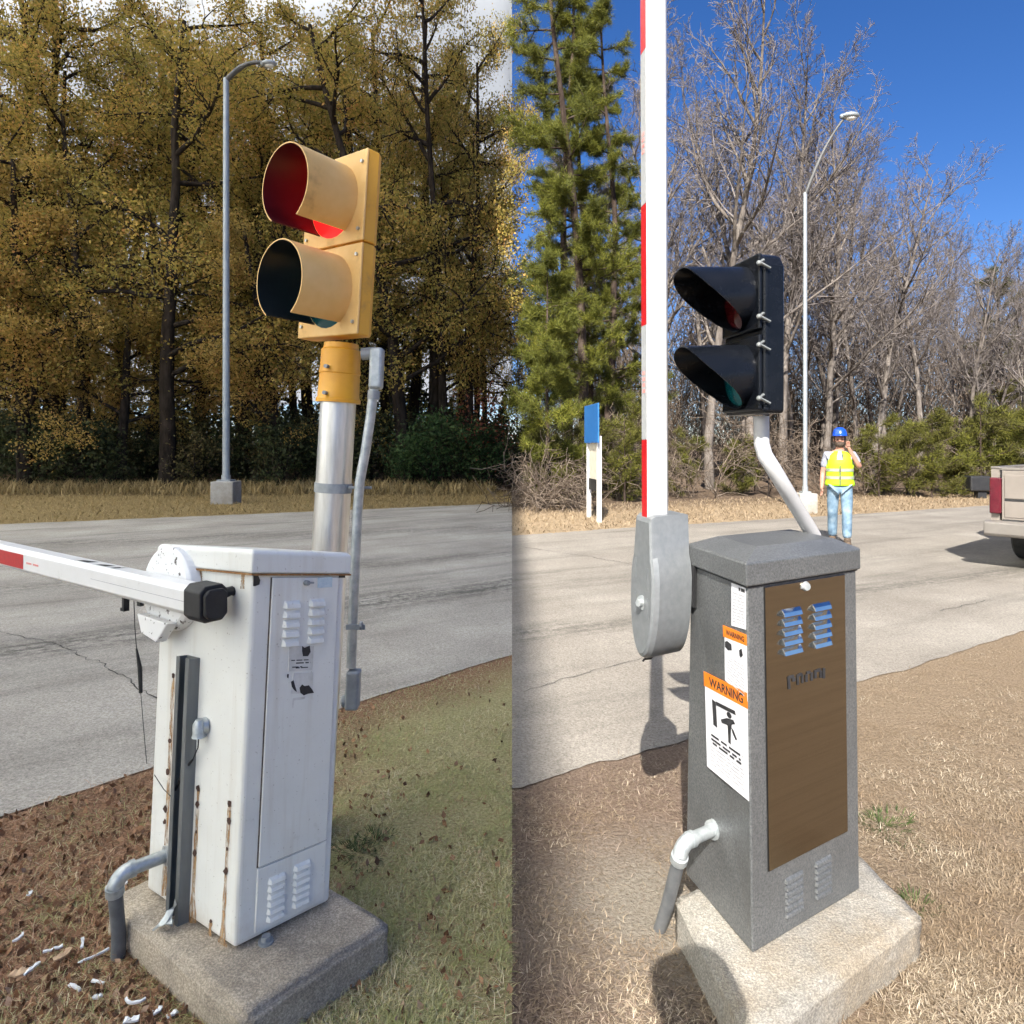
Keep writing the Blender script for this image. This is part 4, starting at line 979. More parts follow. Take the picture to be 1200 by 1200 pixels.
for s in (1, -1):
    cw = s*.182; n = 44; r1, r2, L = .152, .147, .235; gap = R_(33)
    angs = np.linspace(-math.pi/2+gap, 1.5*math.pi-gap, n+1); mb = MB(); vs = []
    for al, rr_ in ((.002, r1), (L, r1*1.015), (L, r2*1.015), (.002, r2)):
        for t in angs: vs.append(S_(al+(0 if al < .1 else -.012*(1-math.sin(t))*.5), rr_*math.cos(t), cw+rr_*math.sin(t)))
    k = n+1
    mb.add(vs, [(i, i+1, k+i+1, k+i) for i in range(n)]+[(k+i, k+i+1, 2*k+i+1, 2*k+i) for i in range(n)], 0)
    mb.add(vs, [(2*k+i, 2*k+i+1, 3*k+i+1, 3*k+i) for i in range(n)]+[(0, k, 2*k, 3*k), (n, k+n, 2*k+n, 3*k+n)], 1)
    mb.build('visor', [M['yellow_faded'], M['visor_red_glow'] if s > 0 else M['visor_black']], root, smooth=True)
    mb = MB(); vs = []; nn = 28; rings = [(.146, .004), (.12, .014), (.08, .024), (.0, .03)]
    for rr_, al in rings[:-1]: vs += [S_(al, rr_*math.cos(2*math.pi*i/nn), cw+rr_*math.sin(2*math.pi*i/nn)) for i in range(nn)]
    vs.append(S_(.03, 0, cw)); T = len(vs)-1
    mb.add(vs, [(j*nn+i, j*nn+(i+1)%nn, (j+1)*nn+(i+1)%nn, (j+1)*nn+i) for j in range(2) for i in range(nn)]+[(2*nn+i, 2*nn+(i+1)%nn, T) for i in range(nn)])
    mb.build('lens', M['red_light'] if s > 0 else M['dark_teal'], root, label='lit red lens' if s > 0 else 'unlit dark green lens', smooth='all')
at = lambda y: pole_a+pd*((470-y)/F*2.80)
mb = MB(); mb.tube([at(403), at(409), at(411), at(430), at(436), at(438), at(439), at(466), at(468), at(472)], [.070,.072,.080,.080,.084,.084,.081,.084,.090,.090], 28)
mb.build('collar', M['yellow_bright'], root, smooth=True)
mb = MB()
for y in (432, 462): mb.tube([at(y)+Vector((-.03,-.075,0)), at(y)+Vector((-.034,-.100,0))], .008, 8)
mb.build('bolt', M['galv_dull'], root)
mb = MB(); mb.tube([foot, at(600), at(471)], .072, 32); mb.build('pole', M['alu'], root, smooth=True)
mb = MB(); mb.tube([at(577), at(566)], .076, 28); mb.tube([at(571)+Vector((.07,-.03,0)), at(571)+Vector((.165,-.04,0))], .006, 6); mb.tube([at(571)+Vector((.115,-.05,0)), at(571)+Vector((.135,-.05,0))], .016, 8); mb.build('pole_band', M['galv_dull'], root, smooth=True)
cy = 2.73
mb = MB(); mb.tube([P(438,455,cy), P(434,490,cy), P(428,530,cy), P(421.5,565,cy), P(419,600,cy), P(415.5,680,cy), P(411.5,782,cy)], .0195, 14); mb.build('conduit', M['galv'], root, smooth=True)
CF = Fr(P(440,408,cy), (1,0,0), (0,1,0), (.04,0,1)); mb = MB()
mb.box(CF, -.018, .034, -.03, .03, -.165, 0); mb.build('conduit_body', M['galv'], root, bevel=.012, seg=3)
for ps_ in ([P(424,415,cy), P(438,414,cy)], [P(438,458,cy), P(437.4,468,cy)]):
    mb = MB(); mb.tube(ps_, .0245, 14); mb.build('conduit_nipple', M['galv_dull'], root, smooth=True)
CF = Fr(P(412,785,cy), (1,0,0), (0,1,0), (.05,0,1)); mb = MB(); mb.box(CF, -.016, .036, -.03, .03, -.155, .0); mb.tube([CF(-.035,0,-.125), CF(-.01,0,-.125)], .024, 12); mb.build('conduit_body', M['galv_dull'], root, bevel=.010, seg=3)
mb = MB(); mb.box(Fr(P(416,733,cy), (1,0,0), (0,1,0), (0,0,1)), -.03, .045, -.028, -.02, -.01, .01); mb.tube([P(422,733,2.70), P(424.5,733,2.70)], .017, 8); mb.build('pipe_strap', M['galv_dull'], root)

# ================================================================== GREY GATE (right)
zp = .13
Fb = G(882,1119,zp); Rb = G(1007.5,1042.7,zp); Lb = G(803.5,1025,zp)
Q = Cab(Fb, Rb, Lb, up(Fb,875.5,686), up(Rb,1003.5,666), up(Lb,809.5,660.5))
H = Q.H; U = Q.U; V = Q.V
root = thing('barrier_gate', Q(U/2, V/2, 0), 'new grey barrier gate with a bronze steel door and its boom raised upright', 'barrier gate')
mb = MB(); mb.box(Q, 0, U, 0, V, .001, H); mb.build('cabinet', M['grey_hammer'], root, bevel=.008, seg=3)
mb = MB(); o_ = .012; lo = [(-o_,-o_),(U+o_,-o_),(U+o_,V+o_),(-o_,V+o_)]; hi = [(.10,.075),(U-.05,.075),(U-.05,V-.05),(.10,V-.05)]
vs = [Q(a,b,H-.002) for a, b in lo]+[Q(a,b,H+.066) for a, b in lo]+[Q(a,b,H+.094) for a, b in hi]
mb.add(vs, [(3,2,1,0),(8,9,10,11)]+[(i,(i+1)%4,4+(i+1)%4,4+i) for i in range(4)]+[(4+i,4+(i+1)%4,8+(i+1)%4,8+i) for i in range(4)])
lid = mb.build('lid', M['grey_hammer'], root, bevel=.005, seg=2)
mb = MB(); mb.box(Q, -.003, U+.003, -.003, V+.003, H-.007, H-.0025); mb.build('lid_gasket', M['black_matte'], root)
a = Q.on('v', 0, 895.5, 688); b = Q.on('v', 0, 990, 668); c = Q.on('v', 0, 900, 1020); d = Q.on('v', 0, 991, 974)
u0, u1 = (a[0]+c[0])/2, (b[0]+d[0])/2; w0 = (c[1]+d[1])/2; w1 = H-.012
mb = MB(); mb.box(Q, u0-.003, u1+.003, -.0012, .002, w0-.003, w1+.001); mb.build('door_gap_shade', M['black_matte'], root)  # black sheet painting the gap shade around the steel door
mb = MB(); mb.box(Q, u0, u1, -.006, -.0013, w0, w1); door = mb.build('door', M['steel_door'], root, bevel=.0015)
louvres(Q, [(915,713.5),(939,710.5),(939,766),(915,770)], 5, .016, -.006, M['steel_sky_tint'], door, .72)
louvres(Q, [(951,707.5),(973,704.5),(973,758),(951,761)], 5, .016, -.006, M['steel_sky_tint'], door, .72)
louvres(Q, [(920,1030),(942,1017),(941,1066),(919,1078)], 6, .010, 0, M['grey_hammer'], root, .75)
louvres(Q, [(955,1010),(975,1000),(974,1045),(954,1056)], 6, .010, 0, M['grey_hammer'], root, .75)
# dark embossed emblem: worn letter-like strokes
mb = MB(); q = [(923,791),(968,780),(968,797),(924,808)]
for s0, s1, t0, t1 in ((0,.06,.15,1),(.03,.17,.1,.3),(.12,.2,.3,.55),(.24,.29,.15,.85),(.29,.38,.1,.3),(.36,.41,.2,.8),(.46,.52,.3,.8),(.50,.60,.1,.28),(.60,.66,.25,.8),(.70,.76,.15,.7),(.76,.86,.1,.3),(.84,.90,.3,.75),(.92,.98,.15,.85)):
    plaque(mb, Q, 'v', -.0085, [quad_lerp(q,s0,t0), quad_lerp(q,s1,t0), quad_lerp(q,s1,t1), quad_lerp(q,s0,t1)], .0025)
mb.build('emblem', M['ink'], door)
k = Q.on('v', -.006, 943.5, 687); mb = MB(); mb.tube([Q(k[0],-.005,k[1]), Q(k[0],-.018,k[1])], [.016,.011], 14); mb.box(Q, k[0]-.022, k[0]+.022, -.009, -.0058, k[1]-.005, k[1]+.005); mb.build('lock', M['galv'], door, smooth=True)
# stickers on the side face
q = [(857,683),(874,689.5),(874,738),(857,733)]
mb = MB(); plaque(mb, Q, 'u', -.0012, q, .0012, 0); strips(mb, Q, 'u', -.0019, q, [(.04,.12,.5,.95,2)], 1, 1); strips(mb, Q, 'u', -.0019, q, [(t, t+.03, .08, .9, 3) for t in np.arange(.2, .95, .075)], 2, 2)
mb.build('instruction_sticker', [M['paper'], M['ink'], M['ink_grey']], root)
q = [(847,732.5),(874.5,744),(875,757),(847.5,746)]; q2 = [(849,746.5),(875,757),(876,822),(849.5,797)]
mb = MB(); plaque(mb, Q, 'u', -.0012, q2, .0012, 0); plaque(mb, Q, 'u', -.0014, q, .0014, 1)
decal(mb, Q, 'u', -.0022, [(849.5,752),(852,751),(857,755),(857.5,762),(853,762),(849.5,758)], 2); decal(mb, Q, 'u', -.0022, [(866,762),(869,760),(870.5,768),(868,771),(866.5,768)], 2)
put_text(mb, 'WARNING', Q, 'u', -.0022, [quad_lerp(q,.12,.25), quad_lerp(q,.9,.25), quad_lerp(q,.9,.75), quad_lerp(q,.12,.75)], 2)
strips(mb, Q, 'u', -.0019, q2, [(t, t+.022, .1, .9, 4) for t in np.arange(.40, .96, .06)], 3, 4)
mb.build('warning_sticker', [M['paper'], M['orange'], M['ink'], M['ink_grey']], root)
q = [(824.5,786.5),(875.5,812),(876,831),(825,803.5)]; q2 = [(826,803),(876,831),(877.5,939),(828.5,898)]
mb = MB(); plaque(mb, Q, 'u', -.0012, q2, .0012, 0); plaque(mb, Q, 'u', -.0014, q, .0014, 1)
put_text(mb, 'WARNING', Q, 'u', -.0022, [quad_lerp(q,.12,.2), quad_lerp(q,.9,.2), quad_lerp(q,.9,.82), quad_lerp(q,.12,.82)], 2)
pic = lambda pts: decal(mb, Q, 'u', -.0022, [quad_lerp(q2, s, t) for s, t in pts], 2)
pic([(.16,.12),(.25,.13),(.27,.43),(.18,.42)])                                   # post of the gate
pic([(.25,.12),(.70,.10),(.72,.145),(.26,.165)])                                 # boom
pic([(.56+.06*math.cos(t), .19+.035*math.sin(t)) for t in np.linspace(0, 6.28, 11)[:-1]])   # head
pic([(.36,.30),(.50,.24),(.66,.215),(.70,.25),(.62,.28),(.60,.34),(.50,.32),(.38,.335)])   # trunk and arms
pic([(.52,.32),(.60,.33),(.585,.52),(.53,.51)]); pic([(.60,.31),(.66,.33),(.74,.41),(.71,.43),(.63,.37)])  # legs
strips(mb, Q, 'u', -.0021, q2, [(.55,.575,.12,.9,3),(.60,.625,.12,.85,3),(.64,.665,.15,.9,3)], 2, 7)
strips(mb, Q, 'u', -.0019, q2, [(t, t+.016, .1, .92, 5) for t in np.arange(.70, .95, .042)], 3, 8)
mb.build('warning_sticker', [M['paper'], M['orange'], M['ink'], M['ink_grey']], root, label='larger orange headed warning sticker')
# hub housing and boom
hv, hw = Q.on('u', -.185, 751, 692)
out = [(math.cos(t)*.118, math.sin(t)*.235) for t in np.linspace(math.pi, 2*math.pi, 25)]+[(.118,.05),(.108,.10),(.094,.125),(.078,.26),(-.078,.26),(-.094,.125),(-.108,.10),(-.118,.05)]
def ring_(u, k): return [Q(u, hv+p[0]*k, hw+p[1]*(1-(1-k)*.5)) for p in out]
n = len(out); mb = MB(); A, B, C_, D = ring_(-.014, .97), ring_(-.16, .97), ring_(-.178, .90), ring_(-.185, .80)
mb.add(A+B, [tuple(range(n))[::-1]]+[(k, (k+1)%n, n+(k+1)%n, n+k) for k in range(n)], 0)
mb.add(B+C_+D, [tuple(range(2*n, 3*n))]+[(j*n+k, j*n+(k+1)%n, (j+1)*n+(k+1)%n, (j+1)*n+k) for j in range(2) for k in range(n)], 1)
hub = mb.build('boom_housing', [M['grey_plastic'], M['grey_plastic']], root, smooth=22)
mb = MB(); k = Q.on('u', -.186, 752.5, 706); mb.tube([Q(-.18, *k), Q(-.205, *k)], .012, 8); mb.tube([Q(-.184, *k), Q(-.189, *k)], .024, 16); mb.build('bolt', M['galv'], hub)
mb = MB()
for dv, dw in ((-.06,.05),(-.06,-.05),(.05,.07),(.05,-.05)): mb.box(Q, -.1875, -.184, hv+dv-.003, hv+dv+.003, hw+dw-.035, hw+dw+.035)
mb.build('moulded_rib', M['grey_plastic'], hub)
mb = MB(); mb.tube([Q(-.0139, hv, hw), Q(-.001, hv, hw)], .06, 24); mb.box(Q, -.0135, -.0005, hv-.13, hv-.09, hw-.05, hw+.09); mb.build('pivot', M['black_matte'], root)
mb = MB(); k0 = Q(-.12, hv, hw-.226); mb.tube([k0, k0+Vector((-.012,-.01,-.012)), k0+Vector((-.035,-.015,-.012)), k0+Vector((-.04,-.015,-.02))], .0035, 6); mb.build('cable_end', M['rubber'], root)
bu0, bu1, bv = -.168, -.072, .036
topw = 4.3
rb = [(bu0, hv-bv+.012), (bu0+.012, hv-bv), (bu1-.012, hv-bv), (bu1, hv-bv+.012), (bu1, hv+bv-.012), (bu1-.012, hv+bv), (bu0+.012, hv+bv), (bu0, hv+bv-.012)]
mb = MB()
Lx = Q(bu0, hv, hw+.2); 
BU = Fr(Q(0, 0, hw+.2), (Q(1,0,H)-Q(0,0,H)), (Q(0,1,H)-Q(0,0,H)), (-.003, 0, 1))
mb.prism(BU, rb, 'w', 0, 3.4); boom = mb.build('boom', M['white_clean'], root, bevel=.003)
def bz(py): # height on the boom seen at photo row py
    p = BU(bu0, hv, 0); return HC-(py-HZ)/F*p.y-BU(0,0,0).z
def band(y0, y1, mat, name):
    mb = MB(); mb.box(BU, bu0-.0012, bu0, hv-bv+.013, hv+bv-.013, bz(y1), bz(y0)); mb.build(name, mat, boom)
for y0, y1 in ((515, 640), (240, 381), (-60, 60), (-330, -200)): band(y0, y1, M['tape_red'], 'red_band')
for y0, y1 in ((381.5, 514.5), (60.5, 239.5), (-199, -61)): band(y0, y1, M['tape_white'], 'white_band')
mb = MB()
for y0 in (155, 162, 169, 176, 435, 442, 449, 456): mb.box(BU, bu0-.0022, bu0-.0013, hv-.010, hv+.012, bz(y0+4), bz(y0))
mb.build('tape_mark', M['tape_mark'], boom)
e0 = Q.on('u', 0, 836, 972); ou = (Q(-.05, 0, 0)-Q(0, 0, 0)).normalized()
elbow(root, Q(0, *e0), ou, G(771,1096,-.03), .0205, M['pvc'], M['galv'])

# ------------------------------------------------------------------ black signal on its bent white pipe (stands on the lid)
ps = [P(892,488,2.30), P(892.5,520,2.30), P(896,533,2.295), P(906,549,2.29), P(930,583,2.275), P(952,612,2.26), P(962,623,2.255), P(968,633,2.25)]
foot = min((Q(U*t/60, V*.66, H+.092) for t in range(61)), key=lambda p: abs(600+F*p.x/p.y-970))
root = thing('traffic_signal', foot, 'black two-lamp traffic signal on a bent white pipe standing on the grey gate', 'traffic signal')
ps = ps[:4]+[ps[3].lerp(foot, .35), ps[3].lerp(foot, .7), foot]
mb = MB(); mb.tube(ps+[foot+(foot-ps[-2]).normalized()*.03], .0255, 20); mb.build('pipe_stand', M['white_clean'], root, smooth=True)
a_ = Vector((-.98, -.20, 0)).normalized(); c_ = Vector((0, 0, 1)); b_ = Vector((.20, -.98, 0)).normalized()
S_ = Fr(P(871, 395, 2.30), a_, b_, c_)
hwid, hh, dp = .125, .262, .075
arc = [(-dp, -hwid+.03), (-dp+.03, -hwid), (-.004, -hwid), (-.004, hwid), (-dp+.03, hwid), (-dp, hwid-.03)]
mb = MB(); tz = [(-hwid, -hh), (hwid, -hh), (hwid, hh-.05), (hwid-.02, hh-.015), (hwid-.06, hh), (-hwid+.06, hh), (-hwid+.02, hh-.015), (-hwid, hh-.05)]
mb.prism(S_, tz, 'u', -dp, 0); mb.build('housing', M['black_gloss'], root, bevel=.012, seg=3)
for s in (1, -1):
    cw = s*.130
    mb = MB(); mb.box(S_, 0.0005, .014, -hwid+.006, hwid-.006, cw-.122, cw+.122); mb.build('door_plate', M['black_gloss'], root, bevel=.008, seg=3)
    n = 44; r1, r2 = .103, .099; mb = MB(); vs = []; angs = np.linspace(-.5*math.pi, 1.5*math.pi, n+1)
    def reach(t):    # cutaway visor: long over the top, swept back to a short lip underneath
        k = (1+math.sin(t))/2; k = k*k*(3-2*k); k = .55*k+.45*k**.5*(1 if k > 0 else 0); return .022+.205*k
    for rr_, mode in ((r1, 0), (r1, 1), (r2, 1), (r2, 0)):
        for t in angs: vs.append(S_(.012 if mode == 0 else reach(t), rr_*math.cos(t), cw+rr_*math.sin(t)-(.0 if mode == 0 else .01)))
    k = n+1
    mb.add(vs, [(j*k+i, j*k+i+1, (j+1)*k+i+1, (j+1)*k+i) for j in range(3) for i in range(n)])
    mb.build('visor', M['black_gloss'], root, smooth=True)
    mb = MB(); vs = []; nn = 28
    for rr_, al in [(.103, .013), (.085, .022), (.055, .032)]: vs += [S_(al, rr_*math.cos(2*math.pi*i/nn), cw+rr_*math.sin(2*math.pi*i/nn)) for i in range(nn)]
    vs.append(S_(.037, 0, cw)); T = len(vs)-1
    mb.add(vs, [(j*nn+i, j*nn+(i+1)%nn, (j+1)*nn+(i+1)%nn, (j+1)*nn+i) for j in range(2) for i in range(nn)]+[(2*nn+i, 2*nn+(i+1)%nn, T) for i in range(nn)])
    mb.build('lens', M['dark_lens'] if s > 0 else M['teal_light'], root, label='unlit dark red lens' if s > 0 else 'teal green lens', smooth='all')
    for w_ in (cw+.085, cw-.085):
        mb = MB(); mb.tube([S_(.0, hwid-.004, w_+.012), S_(.02, hwid+.006, w_), S_(-.015, hwid+.012, w_-.016)], [.006,.007,.004], 8); mb.ball(S_(.02, hwid+.004, w_), .009, 8, 6)
        mb.build('latch', M['channel'], root, smooth=True)

# ------------------------------------------------------------------ lamp posts
def lamp(px, py, w_base, h_base, r0, r1, top_y, head, label, base_label):
    Y = F*HC/(py-HZ); B = Vector(((px-600)/F*Y, Y, 0))
    root = thing('lamp_post', B, label, 'lamp post')
    mb = MB(); mb.box(Fr(B, (1,0,0), (0,1,0), (0,0,1)), -w_base/2, w_base/2, -w_base/2, w_base/2, -.1, h_base); mb.build('concrete_footing', M['concrete_far'], root, bevel=.03)
    mb = MB(); mb.box(Fr(B, (1,0,0), (0,1,0), (0,0,1)), -r0*1.9, r0*1.9, -r0*1.9, r0*1.9, h_base, h_base+.04); mb.tube([B+Vector((0,0,h_base+.04)), B+Vector((0,0,h_base+.16))], r0*1.25, 12); mb.build('base_plate', M['galv_dull'], root)
    zt = HC-(top_y-HZ)/F*Y; mb = MB(); mb.tube([B+Vector((0,0,h_base+.04)), B+Vector((0,0,zt))], [r0, r1], 16); mb.build('pole', M['lamp_metal'], root, smooth=True)
    Hd = P(head[0], head[1], Y-.3); T = B+Vector((0,0,zt-.05)); pts = []
    for t in np.linspace(0, 1, 9): p = T.lerp(Hd, t); p.z += .55*math.sin(math.pi*t)*.35; pts.append(p)
    mb = MB(); mb.tube(pts, [r1*.9]*4+[r1*.7]*5, 10); mb.build('lamp_arm', M['lamp_arm'], root, smooth=True)
    mb = MB(); mb.ball(Hd+Vector((.08,-.02,-.02)), (.20,.13,.075), 16, 8); mb.tube([Hd+Vector((-.14,0,-.03)), Hd+Vector((.0,0,-.02))], [.045,.07], 10); hd = mb.build('lamp_head', M['lamp_metal'], root, smooth='all')
    mb = MB(); mb.ball(Hd+Vector((.09,-.02,-.06)), (.13,.09,.075), 14, 8); mb.build('lens', M['lens_glass'], hd, smooth='all')
lamp(265, 590, .60, .60, .095, .075, 92, (312, 74), 'grey lamp post on a concrete block before the autumn wood', '')
lamp(943.5, 601, .42, .46, .052, .042, 226, (992, 135), 'pale lamp post with a long slanting arm before the bare trees', '')

# ------------------------------------------------------------------ blue sign
a = G(690,606); b = G(702,612); root = thing('road_sign', (a+b)/2, 'blue sign panel seen edge on between two white posts', 'road sign')
sx_ = (b-a).normalized(); sn = sx_.cross(Vector((0,0,1)))
for p, y in ((a, 513), (b, 511)):
    zt = HC-(y-HZ)/F*p.y; mb = MB(); mb.box(Fr(p, sx_, sn, (0,0,1)), -.045, .045, -.045, .045, -.1, zt); mb.build('post', M['post_white'], root, bevel=.006)
SF = Fr((a+b)/2, sx_, sn, (0,0,1)); Ws = (b-a).length
if sn.y > 0: SF.ev = -sn
mb = MB(); mb.box(SF, -Ws/2-.12, Ws/2+.22, .048, .075, 1.62, 2.42); mb.build('sign_panel', M['sign_blue'], root, bevel=.004)
mb = MB(); mb.box(SF, -Ws/2+.05, Ws/2-.05, -.012, .012, .86, 1.60); mb.build('lower_board', M['board_cream'], root)
mb = MB(); mb.box(SF, -Ws/2+.05, Ws/2-.16, -.014, .014, .62, .855); mb.build('dark_strip', M['black_matte'], root)

# ------------------------------------------------------------------ scraps on the ground at the left
def scrap(px, py, L, wd, rot, mat, label, cat='litter', bend=.3, name='plastic_scrap'):
    g_ = G(px, py, .012); r = random.Random(int(px*7+py)); n = 5; mb = MB(); vs = []
    for i in range(n+1):
        t = i/n-.5; q = rot+bend*t*2; c = Vector((math.cos(q), math.sin(q), 0))*L*t; s = Vector((-math.sin(q), math.cos(q), 0))*wd*.5*r.uniform(.7, 1.2)
        z = .005+.003*abs(math.sin(i*1.7+px)); 
        vs += [g_+c-s+Vector((0,0,z)), g_+c+s+Vector((0,0,z+r.uniform(-.002,.003))), g_+c+s*.9+Vector((0,0,z-.006)), g_+c-s*.9+Vector((0,0,z-.006))]
    fs = [(0,1,2,3), tuple(4*n+k for k in (3,2,1,0))]
    for i in range(n):
        for k in range(4): fs.append((4*i+k, 4*i+(k+1)%4, 4*i+4+(k+1)%4, 4*i+4+k))
    mb.add(vs, fs); o = mb.build(name, mat); off = Vector((g_.x, g_.y, 0)); o.data.transform(Matrix.Translation(-off)); o.location = off
    props(o, label, cat)
for a in [
    (24,1100,.052,.012,1.45,'litter_white','white scrap pointing away from the viewer near the left picture edge'),
    (62,1114,.062,.013,.55,'litter_white','white slanting scrap beside the tan dead leaf'),
    (97,1106,.052,.014,2.1,'litter_white','white scrap left of the foot of the grey conduit'),
    (88,1158,.056,.016,2.75,'litter_white','white scrap below the tan dead leaf'),
    (115,1152,.050,.013,2.9,'litter_white','thin pale scrap just right of another white scrap'),
    (156,1177,.075,.012,.05,'litter_white','long white scrap lying level near the front corner of the pad'),
    (114,1170,.030,.020,.3,'litter_white','short stubby white scrap left of the long level one'),
    (186,1186,.034,.018,1.2,'litter_white','small white scrap nearest the side of the brown concrete pad'),
    (202,1190,.034,.020,.9,'litter_white','curled white scrap right beside the concrete pad'),
    (154,1197,.045,.026,.2,'litter_white','broad white scrap cut by the bottom picture edge'),
    (38,1136,.060,.018,1.3,'litter_white','curved white scrap next to a tan dead leaf at the left'),
    (36,1048,.03,.016,1.8,'litter_white','small pale scrap highest up at the left edge'),
    (144,1037,.034,.022,.2,'litter_white','pale scrap behind the grey conduit of the white gate'),
]: scrap(a[0], a[1], a[2]*.85, a[3]*.6, a[4], M[a[5]], a[6], bend=(.08 if int(a[0]) % 3 else .5))
scrap(110,1122,.085,.004,.75,M['litter_white'],'thin pale stick leaning towards the grey conduit','twig',.05,'stick')
scrap(76,1120,.06,.022,1.3,M['litter_tan'],'curled tan dead leaf lying on end among white scraps','leaf',.5,'dead_leaf')
scrap(22,1142,.05,.03,.4,M['litter_tan'],'broad tan dead leaf beside a curved white scrap','leaf',.5,'dead_leaf')
def foil():
    r = random.Random(4); k = Vector(G(199,1092,.12)); mb = MB(); n = 6; vs = []
    for i in range(n+1):
        for j in range(4):
            vs.append(k+Vector((-.04+.05*j/3+r.uniform(-.008,.008), .02*math.sin(i+j)+r.uniform(-.008,.008), .010+.07*(i/n)*(j/3)+r.uniform(0,.012))))
    mb.add(vs, [(i*4+j, i*4+j+1, i*4+j+5, i*4+j+4) for i in range(n) for j in range(3)])
    o = mb.build('torn_foil', M['galv'], recalc=False); o.modifiers.new('thick', 'SOLIDIFY').thickness = .002
    o.data.transform(Matrix.Translation(-k)); o.location = k; props(o, 'crumpled silver foil strip at the side of the white cabinet on its pad', 'foil')
foil()
def weed(px, py, s, label):
    g_ = G(px, py); r = np.random.default_rng(int(px)); n = int(5000*s*s*4)+40; s *= 1.35
    a = r.uniform(0, 6.28, n); rad = s*r.random(n)**.7*(1+.35*np.sin(a*3+px)); p = np.stack([rad*np.cos(a), rad*np.sin(a), np.full(n, .004)], 1)
    o = blades('weed_clump', p, .032, .0018, .6, M['weed'], label, int(px), 'weed'); del o['kind']; o.location = g_
weed(419, 1000, .085, 'bright green weed clump right of the white gate cabinet')
weed(440, 985, .05, 'small green weed clump at the right of the larger one by the white gate')
weed(1036, 968, .10, 'bright green weed clump right of the grey gate cabinet')
weed(1072, 1060, .05, 'small green weed clump at the corner of the pale concrete pad')
# ------------------------------------------------------------------ people
def skin_mesh(name, joints, edges, mat, sub=2, root_i=0):
    me = bpy.data.meshes.new(name); me.from_pydata([j[:3] for j in joints], edges, [])
    ob = bpy.data.objects.new(name, me); COL.objects.link(ob)
    ob.modifiers.new('skin', 'SKIN').use_smooth_shade = True
    for i, j in enumerate(joints):
        sv = me.skin_vertices[0].data[i]; r = j[3]; sv.radius = r if hasattr(r, '__len__') else (r, r); sv.use_root = (i == root_i)
    m = ob.modifiers.new('sub', 'SUBSURF'); m.levels = sub; m.render_levels = sub
    dg = bpy.context.evaluated_depsgraph_get(); out = bpy.data.meshes.new_from_object(ob.evaluated_get(dg)); out.name = name
    bpy.data.objects.remove(ob); bpy.data.meshes.remove(me)
    out.materials.clear(); out.materials.append(mat); out.polygons.foreach_set('use_smooth', [True]*len(out.polygons))
    return out
def chain(J, E, start, pts):
    k = start
    for p in pts: J.append(p); E.append((k, len(J)-1)); k = len(J)-1
    return k
def join_meshes(name, meshes, mats):
    V = []; Q = []; Ms = []; o = 0
    for me, mi in meshes:
        V += [tuple(v.co) for v in me.vertices]; Q += [[o+i for i in p.vertices] for p in me.polygons]; Ms += [mi]*len(me.polygons); o += len(me.vertices)
    out = bpy.data.meshes.new(name); out.from_pydata(V, [], Q)
    for m in mats: out.materials.append(m)
    out.polygons.foreach_set('material_index', Ms); out.polygons.foreach_set('use_smooth', [True]*len(Q)); return out
def lathe_rings(rings, n=24):
    """rings: (cx, cy, z, rx, ry)"""
    vs = []; fs = []
    for cx, cy, z, rx, ry in rings:
        vs += [(cx+rx*math.cos(2*math.pi*i/n), cy+ry*math.sin(2*math.pi*i/n), z) for i in range(n)]
    for j in range(len(rings)-1):
        for i in range(n): fs.append((j*n+i, j*n+(i+1)%n, (j+1)*n+(i+1)%n, (j+1)*n+i))
    return vs, fs
def hand(J, E, wrist, d, side, curl):
    """five fingers: d along the hand, side towards the thumb"""
    d = Vector(d).normalized(); side = Vector(side).normalized(); nrm = d.cross(side)
    w0 = Vector(J[wrist][:3]); palm = w0+d*.05
    k = chain(J, E, wrist, [(*palm, (.034, .018))]); out = []
    for i, L in enumerate((.070, .080, .074, .058)):
        b = palm+d*.035+side*(.026-.0175*i); f1 = b+(d*.9+nrm*curl*.5).normalized()*L*.45; f2 = f1+(d*.6+nrm*curl).normalized()*L*.35
        out.append([tuple(palm+side*(.018-.012*i)), tuple(b), tuple(f1), tuple(f2)])
    t0 = w0+d*.03+side*.018; out.append([tuple(t0), tuple(t0+(side+d*.5).normalized()*.03), tuple(t0+(side*.6+d).normalized()*.055)])
    return out
